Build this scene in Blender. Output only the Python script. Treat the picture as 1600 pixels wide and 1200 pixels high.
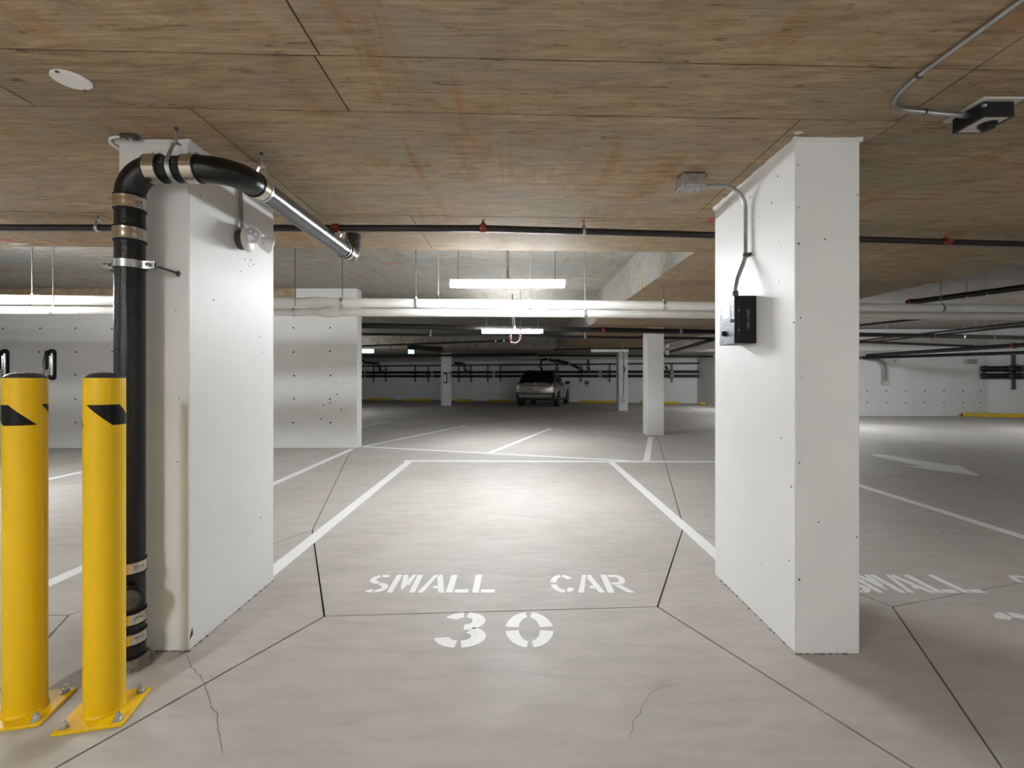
import bpy, bmesh, math, random
from mathutils import Vector, Matrix

for o in list(bpy.data.objects):
    bpy.data.objects.remove(o, do_unlink=True)
SC = bpy.context.scene
COL = SC.collection
random.seed(7)
PI = math.pi

# ------------------------------------------------------------------ camera
F = 760.0            # focal length in pixels of the 1600 px wide frame
VX, VY = 807.0, 590.0   # vanishing point of the parking stall
EYE = 1.30           # camera height
cam_data = bpy.data.cameras.new('camera')
cam_data.sensor_width = 36.0
cam_data.lens = F / 1600.0 * 36.0
cam_data.shift_x = -(VX - 800.0) / 1600.0
cam_data.shift_y = -(600.0 - VY) / 1600.0
cam_data.clip_start = 0.05
cam_data.clip_end = 200
cam = bpy.data.objects.new('camera', cam_data)
cam.location = (0, 0, EYE)
cam.rotation_euler = (PI / 2, 0, 0)
COL.objects.link(cam)
SC.camera = cam

# ------------------------------------------------------------------ world and exposure
world = bpy.data.worlds.new('world')
SC.world = world
world.use_nodes = True
world.node_tree.nodes['Background'].inputs[0].default_value = (1, 0.97, 0.93, 1)
world.node_tree.nodes['Background'].inputs[1].default_value = 0.0
SC.view_settings.view_transform = 'Standard'
SC.view_settings.look = 'None'
SC.view_settings.gamma = 1.0
SC.view_settings.use_curve_mapping = False
SC.view_settings.exposure = 1.93
LED_STRENGTH = 62.0

# ------------------------------------------------------------------ helpers: places
def fl(x, y, z=0.0):
    """the floor point seen at pixel x, y of the 1600 x 1200 frame"""
    d = (EYE - z) * F / (y - VY)
    return ((x - VX) / F * d, d, z)

def at(x, y, d):
    """the point at depth d seen at pixel x, y"""
    return ((x - VX) / F * d, d, EYE + (VY - y) / F * d)

# ------------------------------------------------------------------ helpers: materials
MATS = {}
def nodes_of(name):
    m = bpy.data.materials.new(name)
    m.use_nodes = True
    nt = m.node_tree
    b = nt.nodes['Principled BSDF']
    MATS[name] = m
    return m, nt, b

def N(nt, kind, **kw):
    n = nt.nodes.new(kind)
    for k, v in kw.items():
        setattr(n, k, v)
    return n

def ramp(nt, src, stops, interp='LINEAR'):
    r = N(nt, 'ShaderNodeValToRGB')
    r.color_ramp.interpolation = interp
    e = r.color_ramp.elements
    while len(e) < len(stops):
        e.new(0.5)
    for i, (p, c) in enumerate(stops):
        e[i].position = p
        e[i].color = (c, c, c, 1) if isinstance(c, (int, float)) else (c[0], c[1], c[2], 1)
    nt.links.new(src, r.inputs[0])
    return r.outputs[0]

def coords(nt, scale=(1, 1, 1), rot=(0, 0, 0), world_space=True):
    if world_space:
        g = N(nt, 'ShaderNodeNewGeometry').outputs['Position']
    else:
        g = N(nt, 'ShaderNodeTexCoord').outputs['Object']
    mp = N(nt, 'ShaderNodeMapping')
    mp.inputs['Scale'].default_value = scale
    mp.inputs['Rotation'].default_value = rot
    nt.links.new(g, mp.inputs['Vector'])
    return mp.outputs[0]

def noise(nt, vec, scale, detail=4, rough=0.55, dist=0.0):
    n = N(nt, 'ShaderNodeTexNoise')
    n.inputs['Scale'].default_value = scale
    n.inputs['Detail'].default_value = detail
    n.inputs['Roughness'].default_value = rough
    n.inputs['Distortion'].default_value = dist
    nt.links.new(vec, n.inputs['Vector'])
    return n.outputs['Fac']

def mix(nt, fac, a, b, mode='MIX'):
    m = N(nt, 'ShaderNodeMix', data_type='RGBA', blend_type=mode)
    for sock, v in ((m.inputs[0], fac), (m.inputs[6], a), (m.inputs[7], b)):
        if hasattr(v, 'is_linked'):
            nt.links.new(v, sock)
        elif isinstance(v, (int, float)):
            sock.default_value = v
        else:
            sock.default_value = (v[0], v[1], v[2], 1)
    return m.outputs[2]

def bump(nt, b, height, strength=0.2, dist=0.01):
    bp = N(nt, 'ShaderNodeBump')
    bp.inputs['Strength'].default_value = strength
    bp.inputs['Distance'].default_value = dist
    nt.links.new(height, bp.inputs['Height'])
    nt.links.new(bp.outputs[0], b.inputs['Normal'])

def simple(name, col, rough=0.5, metal=0.0, var=0.12, scale=12.0, bump_s=0.0, coat=0.0, stretch=(1, 1, 1), spec=0.5):
    m, nt, b = nodes_of(name)
    v = coords(nt, stretch)
    n = noise(nt, v, scale)
    lo = tuple(c * (1 - var) for c in col)
    hi = tuple(min(1, c * (1 + var)) for c in col)
    c = ramp(nt, n, [(0.3, lo), (0.7, hi)])
    nt.links.new(c, b.inputs['Base Color'])
    b.inputs['Roughness'].default_value = rough
    b.inputs['Metallic'].default_value = metal
    b.inputs['Specular IOR Level'].default_value = spec
    if coat:
        b.inputs['Coat Weight'].default_value = coat
        b.inputs['Coat Roughness'].default_value = 0.1
    if bump_s:
        bump(nt, b, n, bump_s, 0.01)
    return m

def glow(name, col, strength, noisy=0.0):
    m, nt, b = nodes_of(name)
    b.inputs['Base Color'].default_value = (0.8, 0.8, 0.8, 1)
    b.inputs['Emission Color'].default_value = (col[0], col[1], col[2], 1)
    b.inputs['Emission Strength'].default_value = strength
    return m

# board-marked raw concrete
def concrete_ceiling(name, tint=(1, 1, 1)):
    m, nt, b = nodes_of(name)
    T = lambda r, g, bb: (r * tint[0], g * tint[1], bb * tint[2])
    wob = noise(nt, coords(nt), 2.0, 3)
    g1 = noise(nt, coords(nt, (1.5, 9.0, 3.0), (0, 0, 0.035)), 2.6, 9, 0.68, 0.5)
    g2 = noise(nt, coords(nt, (1.1, 26.0, 8.0), (0, 0, 0.035)), 3.6, 8, 0.78, 0.35)
    g3 = noise(nt, coords(nt, (0.8, 1.6, 1)), 1.7, 5, 0.65, 0.5)
    c1 = ramp(nt, g1, [(0.28, T(0.20, 0.150, 0.098)), (0.47, T(0.34, 0.262, 0.175)),
                       (0.60, T(0.41, 0.325, 0.228)), (0.78, T(0.50, 0.41, 0.30))])
    c2 = ramp(nt, g2, [(0.30, 0.36), (0.42, 0.80), (0.55, 1.05), (0.75, 1.25)])
    col = mix(nt, 0.85, c1, c2, 'MULTIPLY')
    grey = ramp(nt, g3, [(0.44, 0.0), (0.64, 0.75)])
    col = mix(nt, grey, col, mix(nt, 1.0, T(0.30, 0.268, 0.222), c2, 'MULTIPLY'))
    # rust drawn out by the form ties: streaks across the boards, broken up by the grain
    r1 = noise(nt, coords(nt, (7.0, 0.9, 1)), 1.0, 6, 0.68, 0.7)
    r2 = noise(nt, coords(nt, (1.2, 1.5, 1)), 1.1, 3)
    rm = ramp(nt, r1, [(0.50, 0.0), (0.66, 0.68)])
    rm2 = ramp(nt, r2, [(0.40, 0.0), (0.58, 1.0)])
    rust = N(nt, 'ShaderNodeMath', operation='MULTIPLY')
    nt.links.new(rm, rust.inputs[0]); nt.links.new(rm2, rust.inputs[1])
    rcol = ramp(nt, g1, [(0.35, T(0.20, 0.098, 0.034)), (0.65, T(0.42, 0.215, 0.075))])
    col = mix(nt, rust.outputs[0], col, rcol)
    # dark scuffs lying along the boards
    s1 = noise(nt, coords(nt, (1.3, 8.0, 1)), 5.0, 6, 0.72, 1.2)
    sm = ramp(nt, s1, [(0.33, 0.85), (0.42, 0.0)])
    col = mix(nt, sm, col, T(0.10, 0.076, 0.053))
    oi = N(nt, 'ShaderNodeObjectInfo')
    rv = ramp(nt, oi.outputs['Random'], [(0.0, 0.88), (1.0, 1.1)])
    col = mix(nt, 1.0, col, rv, 'MULTIPLY')
    nt.links.new(col, b.inputs['Base Color'])
    b.inputs['Roughness'].default_value = 0.85
    b.inputs['Specular IOR Level'].default_value = 0.25
    bump(nt, b, g2, 0.3, 0.004)
    return m
concrete_ceiling('board_marked_concrete', (1.12, 1.06, 0.97))
concrete_ceiling('grey_concrete', (0.98, 1.15, 1.42))

def floor_mat():
    m, nt, b = nodes_of('sealed_concrete')
    v = coords(nt)
    a = noise(nt, v, 0.55, 5, 0.6, 0.4)
    c1 = ramp(nt, a, [(0.3, (0.405, 0.368, 0.335)), (0.55, (0.455, 0.428, 0.395)), (0.75, (0.49, 0.46, 0.43))])
    p = noise(nt, v, 2.6, 6, 0.65, 0.8)
    pm = ramp(nt, p, [(0.5, 0.0), (0.75, 0.2)])
    col = mix(nt, pm, c1, (0.40, 0.315, 0.275))
    q = noise(nt, coords(nt, (0.6, 2.2, 1)), 5.0, 7, 0.7, 0.5)
    qm = ramp(nt, q, [(0.32, 0.88), (0.6, 1.04)])
    col = mix(nt, 1.0, col, qm, 'MULTIPLY')
    s = noise(nt, v, 38, 3, 0.7)
    ssm = ramp(nt, s, [(0.24, 0.8), (0.33, 1.0)])
    col = mix(nt, 1.0, col, ssm, 'MULTIPLY')
    nt.links.new(col, b.inputs['Base Color'])
    b.inputs['Specular IOR Level'].default_value = 0.3
    rr = ramp(nt, p, [(0.3, 0.55), (0.7, 0.7)])
    nt.links.new(rr, b.inputs['Roughness'])
    bump(nt, b, q, 0.05, 0.004)
floor_mat()

def paint_mat(name, col, spots=0.6):
    m, nt, b = nodes_of(name)
    v = coords(nt)
    a = noise(nt, v, 1.6, 4, 0.6)
    c1 = ramp(nt, a, [(0.3, tuple(c * 0.94 for c in col)), (0.7, col)])
    vo = N(nt, 'ShaderNodeTexVoronoi')
    vo.inputs['Scale'].default_value = 9.0
    nt.links.new(v, vo.inputs['Vector'])
    pit = ramp(nt, vo.outputs['Distance'], [(0.028, 1.0), (0.05, 0.0)])
    wh = noise(nt, v, 2.1, 2)
    wm = ramp(nt, wh, [(0.56, 0.0), (0.66, spots)])
    mu = N(nt, 'ShaderNodeMath', operation='MULTIPLY')
    nt.links.new(pit, mu.inputs[0]); nt.links.new(wm, mu.inputs[1])
    col2 = mix(nt, mu.outputs[0], c1, (0.10, 0.09, 0.08))
    nt.links.new(col2, b.inputs['Base Color'])
    b.inputs['Roughness'].default_value = 0.5
    f = noise(nt, v, 26, 3, 0.6)
    bump(nt, b, f, 0.06, 0.004)
paint_mat('white_wall_paint', (0.75, 0.745, 0.73))
paint_mat('white_column_paint', (0.77, 0.765, 0.75), 0.45)

def worn_marking():
    m, nt, b = nodes_of('white_floor_paint')
    v = coords(nt)
    a = noise(nt, v, 60, 4, 0.7)
    c = ramp(nt, a, [(0.25, (0.58, 0.56, 0.53)), (0.45, (0.78, 0.775, 0.76)), (0.8, (0.82, 0.815, 0.80))])
    nt.links.new(c, b.inputs['Base Color'])
    b.inputs['Roughness'].default_value = 0.55
worn_marking()
simple('faded_floor_paint', (0.55, 0.525, 0.49), 0.6, var=0.25, scale=14)
simple('yellow_paint', (0.78, 0.485, 0.003), 0.35, var=0.04, scale=3, coat=0.12, spec=0.3)
simple('black_tape', (0.006, 0.0055, 0.0055), 0.3, var=0.2, scale=8, spec=0.2)
simple('black_plastic', (0.010, 0.010, 0.011), 0.4, var=0.15, scale=20, spec=0.3)
simple('grey_cap', (0.045, 0.042, 0.045), 0.28, var=0.15, scale=20)
simple('yellow_concrete', (0.60, 0.40, 0.02), 0.7, var=0.12, scale=9)
def iron():
    m, nt, b = nodes_of('black_cast_iron')
    n = noise(nt, coords(nt), 60, 4, 0.7)
    st = noise(nt, coords(nt, (14, 14, 0.6)), 5, 4, 0.6)
    c = ramp(nt, n, [(0.3, 0.002), (0.66, 0.005), (0.8, 0.02)])
    nt.links.new(c, b.inputs['Base Color'])
    b.inputs['Roughness'].default_value = 0.24
    b.inputs['Specular IOR Level'].default_value = 0.45
    mx = N(nt, 'ShaderNodeMath', operation='MULTIPLY_ADD')
    nt.links.new(st, mx.inputs[0]); mx.inputs[1].default_value = 1.6; nt.links.new(n, mx.inputs[2])
    bump(nt, b, mx.outputs[0], 0.35, 0.006)
iron()
simple('black_rubber_sleeve', (0.007, 0.0065, 0.008), 0.45, var=0.2, scale=40, spec=0.3)
simple('dark_steel_pipe', (0.028, 0.022, 0.020), 0.42, 0.35, 0.25, 18)
simple('black_steel_pipe', (0.014, 0.013, 0.013), 0.4, 0.3, 0.25, 18)
simple('galvanised_steel', (0.52, 0.53, 0.54), 0.36, 0.9, 0.18, 25)
simple('conduit_steel', (0.40, 0.40, 0.39), 0.4, 0.75, 0.12, 20)
simple('stainless_band', (0.62, 0.56, 0.48), 0.18, 0.95, 0.10, 30)
simple('polished_iron_pipe', (0.16, 0.165, 0.175), 0.22, 0.85, 0.12, 14)
simple('threaded_rod', (0.16, 0.155, 0.15), 0.5, 0.5, 0.2, 30)
simple('dark_steel', (0.09, 0.085, 0.08), 0.5, 0.6, 0.2, 30)
simple('red_paint', (0.20, 0.026, 0.012), 0.45, var=0.25, scale=30)
simple('brass', (0.62, 0.40, 0.16), 0.3, 0.9, 0.15, 30)
simple('white_jacket', (0.80, 0.79, 0.77), 0.32, var=0.05, scale=5)
simple('white_plastic', (0.80, 0.79, 0.77), 0.35, var=0.04, scale=10)
simple('grey_face_plate', (0.085, 0.088, 0.105), 0.4, 0.2, 0.06, 12, spec=0.3)
simple('bezel_grey', (0.19, 0.195, 0.21), 0.4, 0.0, 0.05, 20, spec=0.3)
simple('face_print', (0.40, 0.41, 0.43), 0.4, 0.0, 0.05, 20, spec=0.3)
simple('shaded_jacket', (0.64, 0.62, 0.58), 0.4, var=0.05, scale=6)  # shade on the white pipe's lower half, put into this darker colour
simple('silver_print', (0.78, 0.78, 0.80), 0.3, 0.2, 0.05, 20)
simple('dim_print', (0.16, 0.16, 0.165), 0.5, 0, 0.1, 30)
simple('lamp_lens', (0.62, 0.61, 0.68), 0.12, 0.4, 0.1, 60)
simple('off_white_plate', (0.60, 0.56, 0.51), 0.5, var=0.08, scale=10)
simple('joint_filler', (0.045, 0.040, 0.036), 0.9, var=0.3, scale=30)
simple('crack_shadow', (0.10, 0.088, 0.078), 0.9, var=0.3, scale=40)
simple('dirty_mortar', (0.20, 0.17, 0.14), 0.9, var=0.4, scale=45, bump_s=0.6)
simple('red_marker', (0.50, 0.10, 0.11), 0.8, var=0.3, scale=30)
simple('tie_hole_shadow', (0.05, 0.045, 0.042), 0.9, var=0.2, scale=30)
simple('car_silver', (0.36, 0.34, 0.31), 0.25, 0.6, 0.05, 4, coat=0.6)
simple('car_grey', (0.11, 0.11, 0.11), 0.3, 0.4, 0.05, 4, coat=0.5)
simple('car_glass', (0.008, 0.008, 0.011), 0.08, 0.0, 0.1, 4)
simple('car_trim', (0.012, 0.012, 0.013), 0.5, 0, 0.1, 10)
simple('tail_lamp_red', (0.17, 0.012, 0.016), 0.2, 0, 0.1, 10, coat=0.5)
simple('tyre_rubber', (0.014, 0.014, 0.014), 0.8, 0, 0.2, 20)
simple('alloy_rim', (0.28, 0.28, 0.28), 0.35, 0.8, 0.1, 20)
simple('plate_pink', (0.42, 0.33, 0.32), 0.5, 0, 0.1, 30)
simple('red_sign', (0.30, 0.08, 0.08), 0.6, 0, 0.1, 30)
simple('rack_chrome', (0.70, 0.70, 0.71), 0.12, 1.0, 0.06, 20)
glow('led_diffuser', (0.92, 0.97, 1.0), LED_STRENGTH)
glow('led_dimmed', (0.92, 0.97, 1.0), LED_STRENGTH * 0.65)
glow('exit_sign_face', (0.42, 0.95, 0.86), 0.55)
glow('exit_sign_figure', (0.75, 1.0, 0.95), 0.9)
glow('controller_screen', (0.93, 0.95, 1.0), 1.0)

# ------------------------------------------------------------------ helpers: objects
def tag(o, label=None, cat=None, group=None, kind=None):
    if label: o['label'] = label
    if cat: o['category'] = cat
    if group: o['group'] = group
    if kind: o['kind'] = kind
    return o

def thing(name, loc, label, cat, group=None, rz=0.0, kind=None):
    o = bpy.data.objects.new(name, None)
    o.empty_display_size = 0.05
    COL.objects.link(o)
    o.location = loc
    o.rotation_euler = (0, 0, rz)
    return tag(o, label, cat, group, kind)

def root_loc(o):
    p = Vector((0, 0, 0))
    while o is not None:
        p = p + o.location
        o = o.parent
    return p

def copy_tree(o, parent=None):
    c = o.copy()
    COL.objects.link(c)
    c.parent = parent
    for ch in list(o.children):
        copy_tree(ch, c)
    return c

class B:
    """collects shapes; build() links them as one mesh object"""
    def __init__(s):
        s.v = []; s.f = []
    def add(s, vs, fs):
        k = len(s.v)
        s.v += [tuple(p) for p in vs]
        s.f += [tuple(i + k for i in f) for f in fs]
        return s
    def box(s, c, d, rz=0.0, M=None):
        hx, hy, hz = d[0] / 2, d[1] / 2, d[2] / 2
        vs = [Vector((x, y, z)) for x in (-hx, hx) for y in (-hy, hy) for z in (-hz, hz)]
        R = M if M is not None else Matrix.Rotation(rz, 3, 'Z')
        vs = [R @ p + Vector(c) for p in vs]
        fs = [(0, 1, 3, 2), (4, 6, 7, 5), (0, 4, 5, 1), (2, 3, 7, 6), (0, 2, 6, 4), (1, 5, 7, 3)]
        return s.add(vs, fs)
    def prism(s, pts, z0, z1):
        n = len(pts)
        a = sum(pts[i][0] * pts[(i + 1) % n][1] - pts[(i + 1) % n][0] * pts[i][1] for i in range(n))
        if a < 0:
            pts = list(reversed(pts))
        vs = [(p[0], p[1], z0) for p in pts] + [(p[0], p[1], z1) for p in pts]
        fs = [tuple(reversed(range(n))), tuple(range(n, 2 * n))]
        fs += [(i, (i + 1) % n, n + (i + 1) % n, n + i) for i in range(n)]
        return s.add(vs, fs)
    def extrude(s, pts, vec):
        """a 3-D polygon swept along a vector"""
        n = len(pts); vec = Vector(vec)
        vs = [Vector(p) for p in pts] + [Vector(p) + vec for p in pts]
        fs = [tuple(range(n)), tuple(reversed(range(n, 2 * n)))]
        fs += [(i, n + i, n + (i + 1) % n, (i + 1) % n) for i in range(n)]
        return s.add(vs, fs)
    def tube(s, pts, r, n=14, caps=True):
        pts = [Vector(p) for p in pts]
        rs = r if isinstance(r, (list, tuple)) else [r] * len(pts)
        m = len(pts)
        tans = []
        for i in range(m):
            a = pts[max(0, i - 1)]; b = pts[min(m - 1, i + 1)]
            t = (b - a)
            if t.length < 1e-9: t = Vector((0, 0, 1))
            tans.append(t.normalized())
        up = Vector((0, 0, 1)) if abs(tans[0].z) < 0.9 else Vector((1, 0, 0))
        u = tans[0].cross(up).normalized()
        vs = []; fs = []
        for i in range(m):
            t = tans[i]
            u = (u - t * u.dot(t)).normalized()
            w = t.cross(u)
            for k in range(n):
                a = 2 * PI * k / n
                vs.append(pts[i] + (u * math.cos(a) + w * math.sin(a)) * rs[i])
        for i in range(m - 1):
            for k in range(n):
                a = i * n + k; b = i * n + (k + 1) % n
                fs.append((a, b, b + n, a + n))
        if caps:
            fs.append(tuple(reversed(range(n))))
            fs.append(tuple(range((m - 1) * n, m * n)))
        return s.add(vs, fs)
    def lathe(s, prof, c, axis=(0, 0, 1), n=24):
        """prof: (radius, distance along axis) pairs"""
        ax = Vector(axis).normalized(); c = Vector(c)
        up = Vector((0, 0, 1)) if abs(ax.z) < 0.9 else Vector((1, 0, 0))
        u = ax.cross(up).normalized(); w = ax.cross(u)
        vs = []; fs = []
        for (r, h) in prof:
            for k in range(n):
                a = 2 * PI * k / n
                vs.append(c + ax * h + (u * math.cos(a) + w * math.sin(a)) * max(r, 1e-5))
        for i in range(len(prof) - 1):
            for k in range(n):
                a = i * n + k; b = i * n + (k + 1) % n
                fs.append((a, b, b + n, a + n))
        fs.append(tuple(reversed(range(n))))
        fs.append(tuple(range((len(prof) - 1) * n, len(prof) * n)))
        return s.add(vs, fs)
    def strap(s, pts, width_vec, thick):
        """a flat band following pts; width_vec its width direction"""
        w = Vector(width_vec) / 2
        pts = [Vector(p) for p in pts]
        m = len(pts); vs = []; fs = []
        for i in range(m):
            t = (pts[min(m - 1, i + 1)] - pts[max(0, i - 1)]).normalized()
            nrm = t.cross(w).normalized() * thick / 2
            vs += [pts[i] - w - nrm, pts[i] + w - nrm, pts[i] + w + nrm, pts[i] - w + nrm]
        for i in range(m - 1):
            for k in range(4):
                a = 4 * i + k; b = 4 * i + (k + 1) % 4
                fs.append((a, b, b + 4, a + 4))
        fs.append((3, 2, 1, 0)); fs.append((4 * m - 4, 4 * m - 3, 4 * m - 2, 4 * m - 1))
        return s.add(vs, fs)
    def build(s, name, mat, parent=None, loc=None, local=False, bevel=0.0, angle=35, kind=None, label=None):
        if loc is None:
            loc = (0, 0, 0)
        off = Vector((0, 0, 0))
        if not local:
            off = Vector(loc) + (root_loc(parent) if parent is not None else Vector((0, 0, 0)))
        me = bpy.data.meshes.new(name)
        me.from_pydata([tuple(Vector(p) - off) for p in s.v], [], s.f)
        bm = bmesh.new(); bm.from_mesh(me)
        bmesh.ops.recalc_face_normals(bm, faces=bm.faces)
        bm.to_mesh(me); bm.free()
        for p in me.polygons:
            p.use_smooth = True
        me.set_sharp_from_angle(angle=math.radians(angle))
        me.materials.append(MATS[mat])
        o = bpy.data.objects.new(name, me)
        COL.objects.link(o)
        o.location = loc
        o.parent = parent
        if bevel:
            md = o.modifiers.new('soft_edges', 'BEVEL')
            md.width = bevel; md.segments = 2; md.limit_method = 'ANGLE'
        if kind: o['kind'] = kind
        if label: o['label'] = label
        return o

def arc(c, a, b, r, a0, a1, n=10):
    """points on an arc round c in the plane of unit vectors a, b"""
    c, a, b = Vector(c), Vector(a), Vector(b)
    return [c + (a * math.cos(t) + b * math.sin(t)) * r for t in [a0 + (a1 - a0) * i / n for i in range(n + 1)]]

def text_mesh(txt, size=1.0):
    """outline of a word in the built-in font as (verts, faces), flat in XY"""
    cu = bpy.data.curves.new('t', 'FONT'); cu.body = txt; cu.size = size
    cu.resolution_u = 3
    ob = bpy.data.objects.new('t', cu); COL.objects.link(ob)
    dg = bpy.context.evaluated_depsgraph_get()
    me = ob.evaluated_get(dg).to_mesh()
    vs = [tuple(v.co) for v in me.vertices]; fs = [tuple(p.vertices) for p in me.polygons]
    ob.evaluated_get(dg).to_mesh_clear()
    bpy.data.objects.remove(ob); bpy.data.curves.remove(cu)
    return vs, fs

def inset(poly, d):
    n = len(poly)
    a = sum(poly[i][0] * poly[(i + 1) % n][1] - poly[(i + 1) % n][0] * poly[i][1] for i in range(n))
    if a < 0:
        poly = list(reversed(poly))
    out = []
    for i in range(n):
        p0 = Vector(poly[i - 1]); p1 = Vector(poly[i]); p2 = Vector(poly[(i + 1) % n])
        e1 = (p1 - p0).normalized(); e2 = (p2 - p1).normalized()
        n1 = Vector((-e1.y, e1.x)); n2 = Vector((-e2.y, e2.x))
        k = 1 + n1.dot(n2)
        out.append(tuple(p1 + (n1 + n2) * (d / max(k, 0.15))))
    return out

# ================================================================== THE SHELL
XL, XR, Y0, Y1 = -14.0, 24.0, -2.5, 31.0
LOW, HIGH = 2.43, 2.95          # the two ceiling levels
SK = 0.033                      # formwork seams run slightly askew
def edge_y(x): return 4.33 + SK * x

# ---- floor: slab sections parted by saw-cut joints
P1 = (-1.046, 2.65); P2 = (0.80, 2.76); TR = (1.456, 4.24); RR = (2.135, 2.76); BR = (1.47, 1.29)
TL = (-1.742, 4.15); NL = (-2.45, 2.66); BL = (-1.745, 1.18)
P5 = (-3.04, 8.98); P7 = (2.90, 9.88); Q1 = (3.13, 10.9); Q2 = (4.2, 19.0)
floor = tag(B().box(((XL + XR) / 2, (Y0 + Y1) / 2, -0.055), (XR - XL, Y1 - Y0, 0.07)).build('floor', 'joint_filler'), kind='structure')
tag(floor, 'light grey sealed concrete garage floor with saw-cut joints')
for poly in (
    [BR, RR, TR, P2], [BL, P1, TL, NL],
    [BL, P1, P2, BR, (1.47, Y0), (-1.745, Y0)],
    [P1, TL, P5, (XL, 8.98), (XL, Y1), (5.0, Y1), Q2, Q1, P7, TR, P2],
    [BR, RR, (3.25, 3.1), (XR, 3.1), (XR, Y0), (1.47, Y0)],
    [RR, TR, P7, Q1, Q2, (5.0, Y1), (XR, Y1), (XR, 3.1), (3.25, 3.1)],
    [BL, (-1.745, Y0), (XL, Y0), (XL, 2.66), NL],
    [NL, (XL, 2.66), (XL, 8.98), P5, TL]):
    B().prism(inset(poly, 0.0052), -0.02, 0.0).build('slab_section', 'sealed_concrete', floor)

# hairline cracks
def crack(pix, w=0.0016, jag=0.006, name='crack'):
    pts = [Vector(fl(x, y)[:2]) for x, y in pix]
    fine = []
    for a, b in zip(pts[:-1], pts[1:]):
        n = max(2, int((b - a).length / 0.03))
        for i in range(n):
            p = a.lerp(b, i / n)
            fine.append(p + Vector((random.uniform(-jag, jag), random.uniform(-jag, jag))))
    fine.append(pts[-1])
    b = B()
    vs, fs = [], []
    for i, p in enumerate(fine):
        t = (fine[min(len(fine) - 1, i + 1)] - fine[max(0, i - 1)]).normalized()
        nn = Vector((-t.y, t.x)) * w * random.uniform(0.5, 1.2) / 2 * (0.3 if i in (0, len(fine) - 1) else 1)
        vs += [(p.x + nn.x, p.y + nn.y, 0.0005), (p.x - nn.x, p.y - nn.y, 0.0005)]
    fs = [(2 * i, 2 * i + 1, 2 * i + 3, 2 * i + 2) for i in range(len(fine) - 1)]
    b.add(vs, fs).build(name, 'crack_shadow', floor)
crack([(291, 1021), (302, 1043), (321, 1070), (330, 1100), (341, 1118), (339, 1133), (348, 1180)], 0.0026)
crack([(1060, 1068), (1035, 1074), (1015, 1085), (1003, 1105), (990, 1128), (985, 1160)], 0.0016)
crack([(505, 887), (590, 890), (665, 886), (740, 891), (800, 897), (845, 902), (875, 893), (905, 876), (935, 870), (1000, 872), (1050, 874)], 0.0016, 0.01)
crack([(780, 922), (820, 932), (850, 940), (870, 950)], 0.0014)
crack([(76, 850), (100, 852), (130, 854)], 0.003, 0.01)
crack([(1093, 832), (1118, 842)], 0.003, 0.01)
crack([(1490, 812), (1480, 826), (1462, 844)], 0.002, 0.01)
crack([(1345, 1024), (1400, 1046), (1490, 1082)], 0.0014)
crack([(1345, 860), (1420, 862), (1500, 858), (1600, 868)], 0.002, 0.02)

# ---- ceiling: lower slab in front, a low strip to the right and the far end; higher slab between
STX0, STX1, FARY = 1.60, 4.95, 19.0
def slab(b, pts, z):
    b.prism(pts, z, 3.35)
cb = B()
slab(cb, [(XL, Y0), (XR, Y0), (XR, edge_y(XR)), (XL, edge_y(XL))], LOW + 0.025)
slab(cb, [(STX0, edge_y(STX0)), (STX1, edge_y(STX1)), (STX1, FARY), (STX0, FARY)], LOW + 0.025)
ceil_low = tag(cb.build('ceiling', 'board_marked_concrete'), 'lower raw concrete ceiling slab with brown board marks', kind='structure')
ch = B()
slab(ch, [(XL, edge_y(XL)), (STX0, edge_y(STX0)), (STX0, FARY), (XL, FARY)], HIGH + 0.025)
slab(ch, [(STX1, edge_y(STX1)), (XR, edge_y(XR)), (XR, FARY), (STX1, FARY)], HIGH + 0.025)
ceil_high = tag(ch.build('ceiling.001', 'grey_concrete'), 'higher grey concrete ceiling slab beyond the low one', kind='structure')

cf = B()
slab(cf, [(XL, FARY), (XR, FARY), (XR, Y1), (XL, Y1)], LOW)
tag(cf.build('ceiling.002', 'grey_concrete'), 'dim low ceiling slab over the far bays', kind='structure')
for fx_, s_ in ((STX0, -1), (STX1, 1)):
    B().prism([(fx_, edge_y(fx_)), (fx_ + s_ * .004, edge_y(fx_)), (fx_ + s_ * .004, FARY), (fx_, FARY)], LOW, HIGH).build('beam_face', 'grey_concrete', ceil_low)

def panel(par, x0, x1, ya, yb, z, mat):
    """one formwork panel's cast face, its joints recessed"""
    g = 0.0034
    pts = [(x0 + g, ya + SK * (x0 + g) + g), (x1 - g, ya + SK * (x1 - g) + g),
           (x1 - g, yb + SK * (x1 - g) - g), (x0 + g, yb + SK * (x0 + g) - g)]
    dz = random.uniform(-0.0012, 0.0012)
    B().prism(pts, z + dz, z + 0.026).build('formwork_panel', mat, par)
rows = [(-1.3, 0.45, [-14, -8, -5.0, -2.6, -0.2, 2.2, 4.6, 8, 16, 24]),
        (0.45, 1.73, [-14, -8, -5.6, -3.2, -0.69, 1.68, 4.1, 8, 16, 24]),
        (1.73, 2.09, [-14, -8, -4.4, -2.0, -0.71, 1.68, 4.1, 8, 16, 24]),
        (2.09, 3.42, [-14, -8, -5.6, -3.6, -1.37, 1.245, 1.69, 4.1, 8, 16, 24]),
        (3.42, 4.33, [-14, -8, -4.9, -2.9, -0.74, 1.69, 4.1, 8, 16, 24])]
for ya, yb, cuts in rows:
    for a, b in zip(cuts[:-1], cuts[1:]):
        panel(ceil_low, max(a, XL), min(b, XR), ya, yb, LOW, 'board_marked_concrete')
y = 4.33
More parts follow.
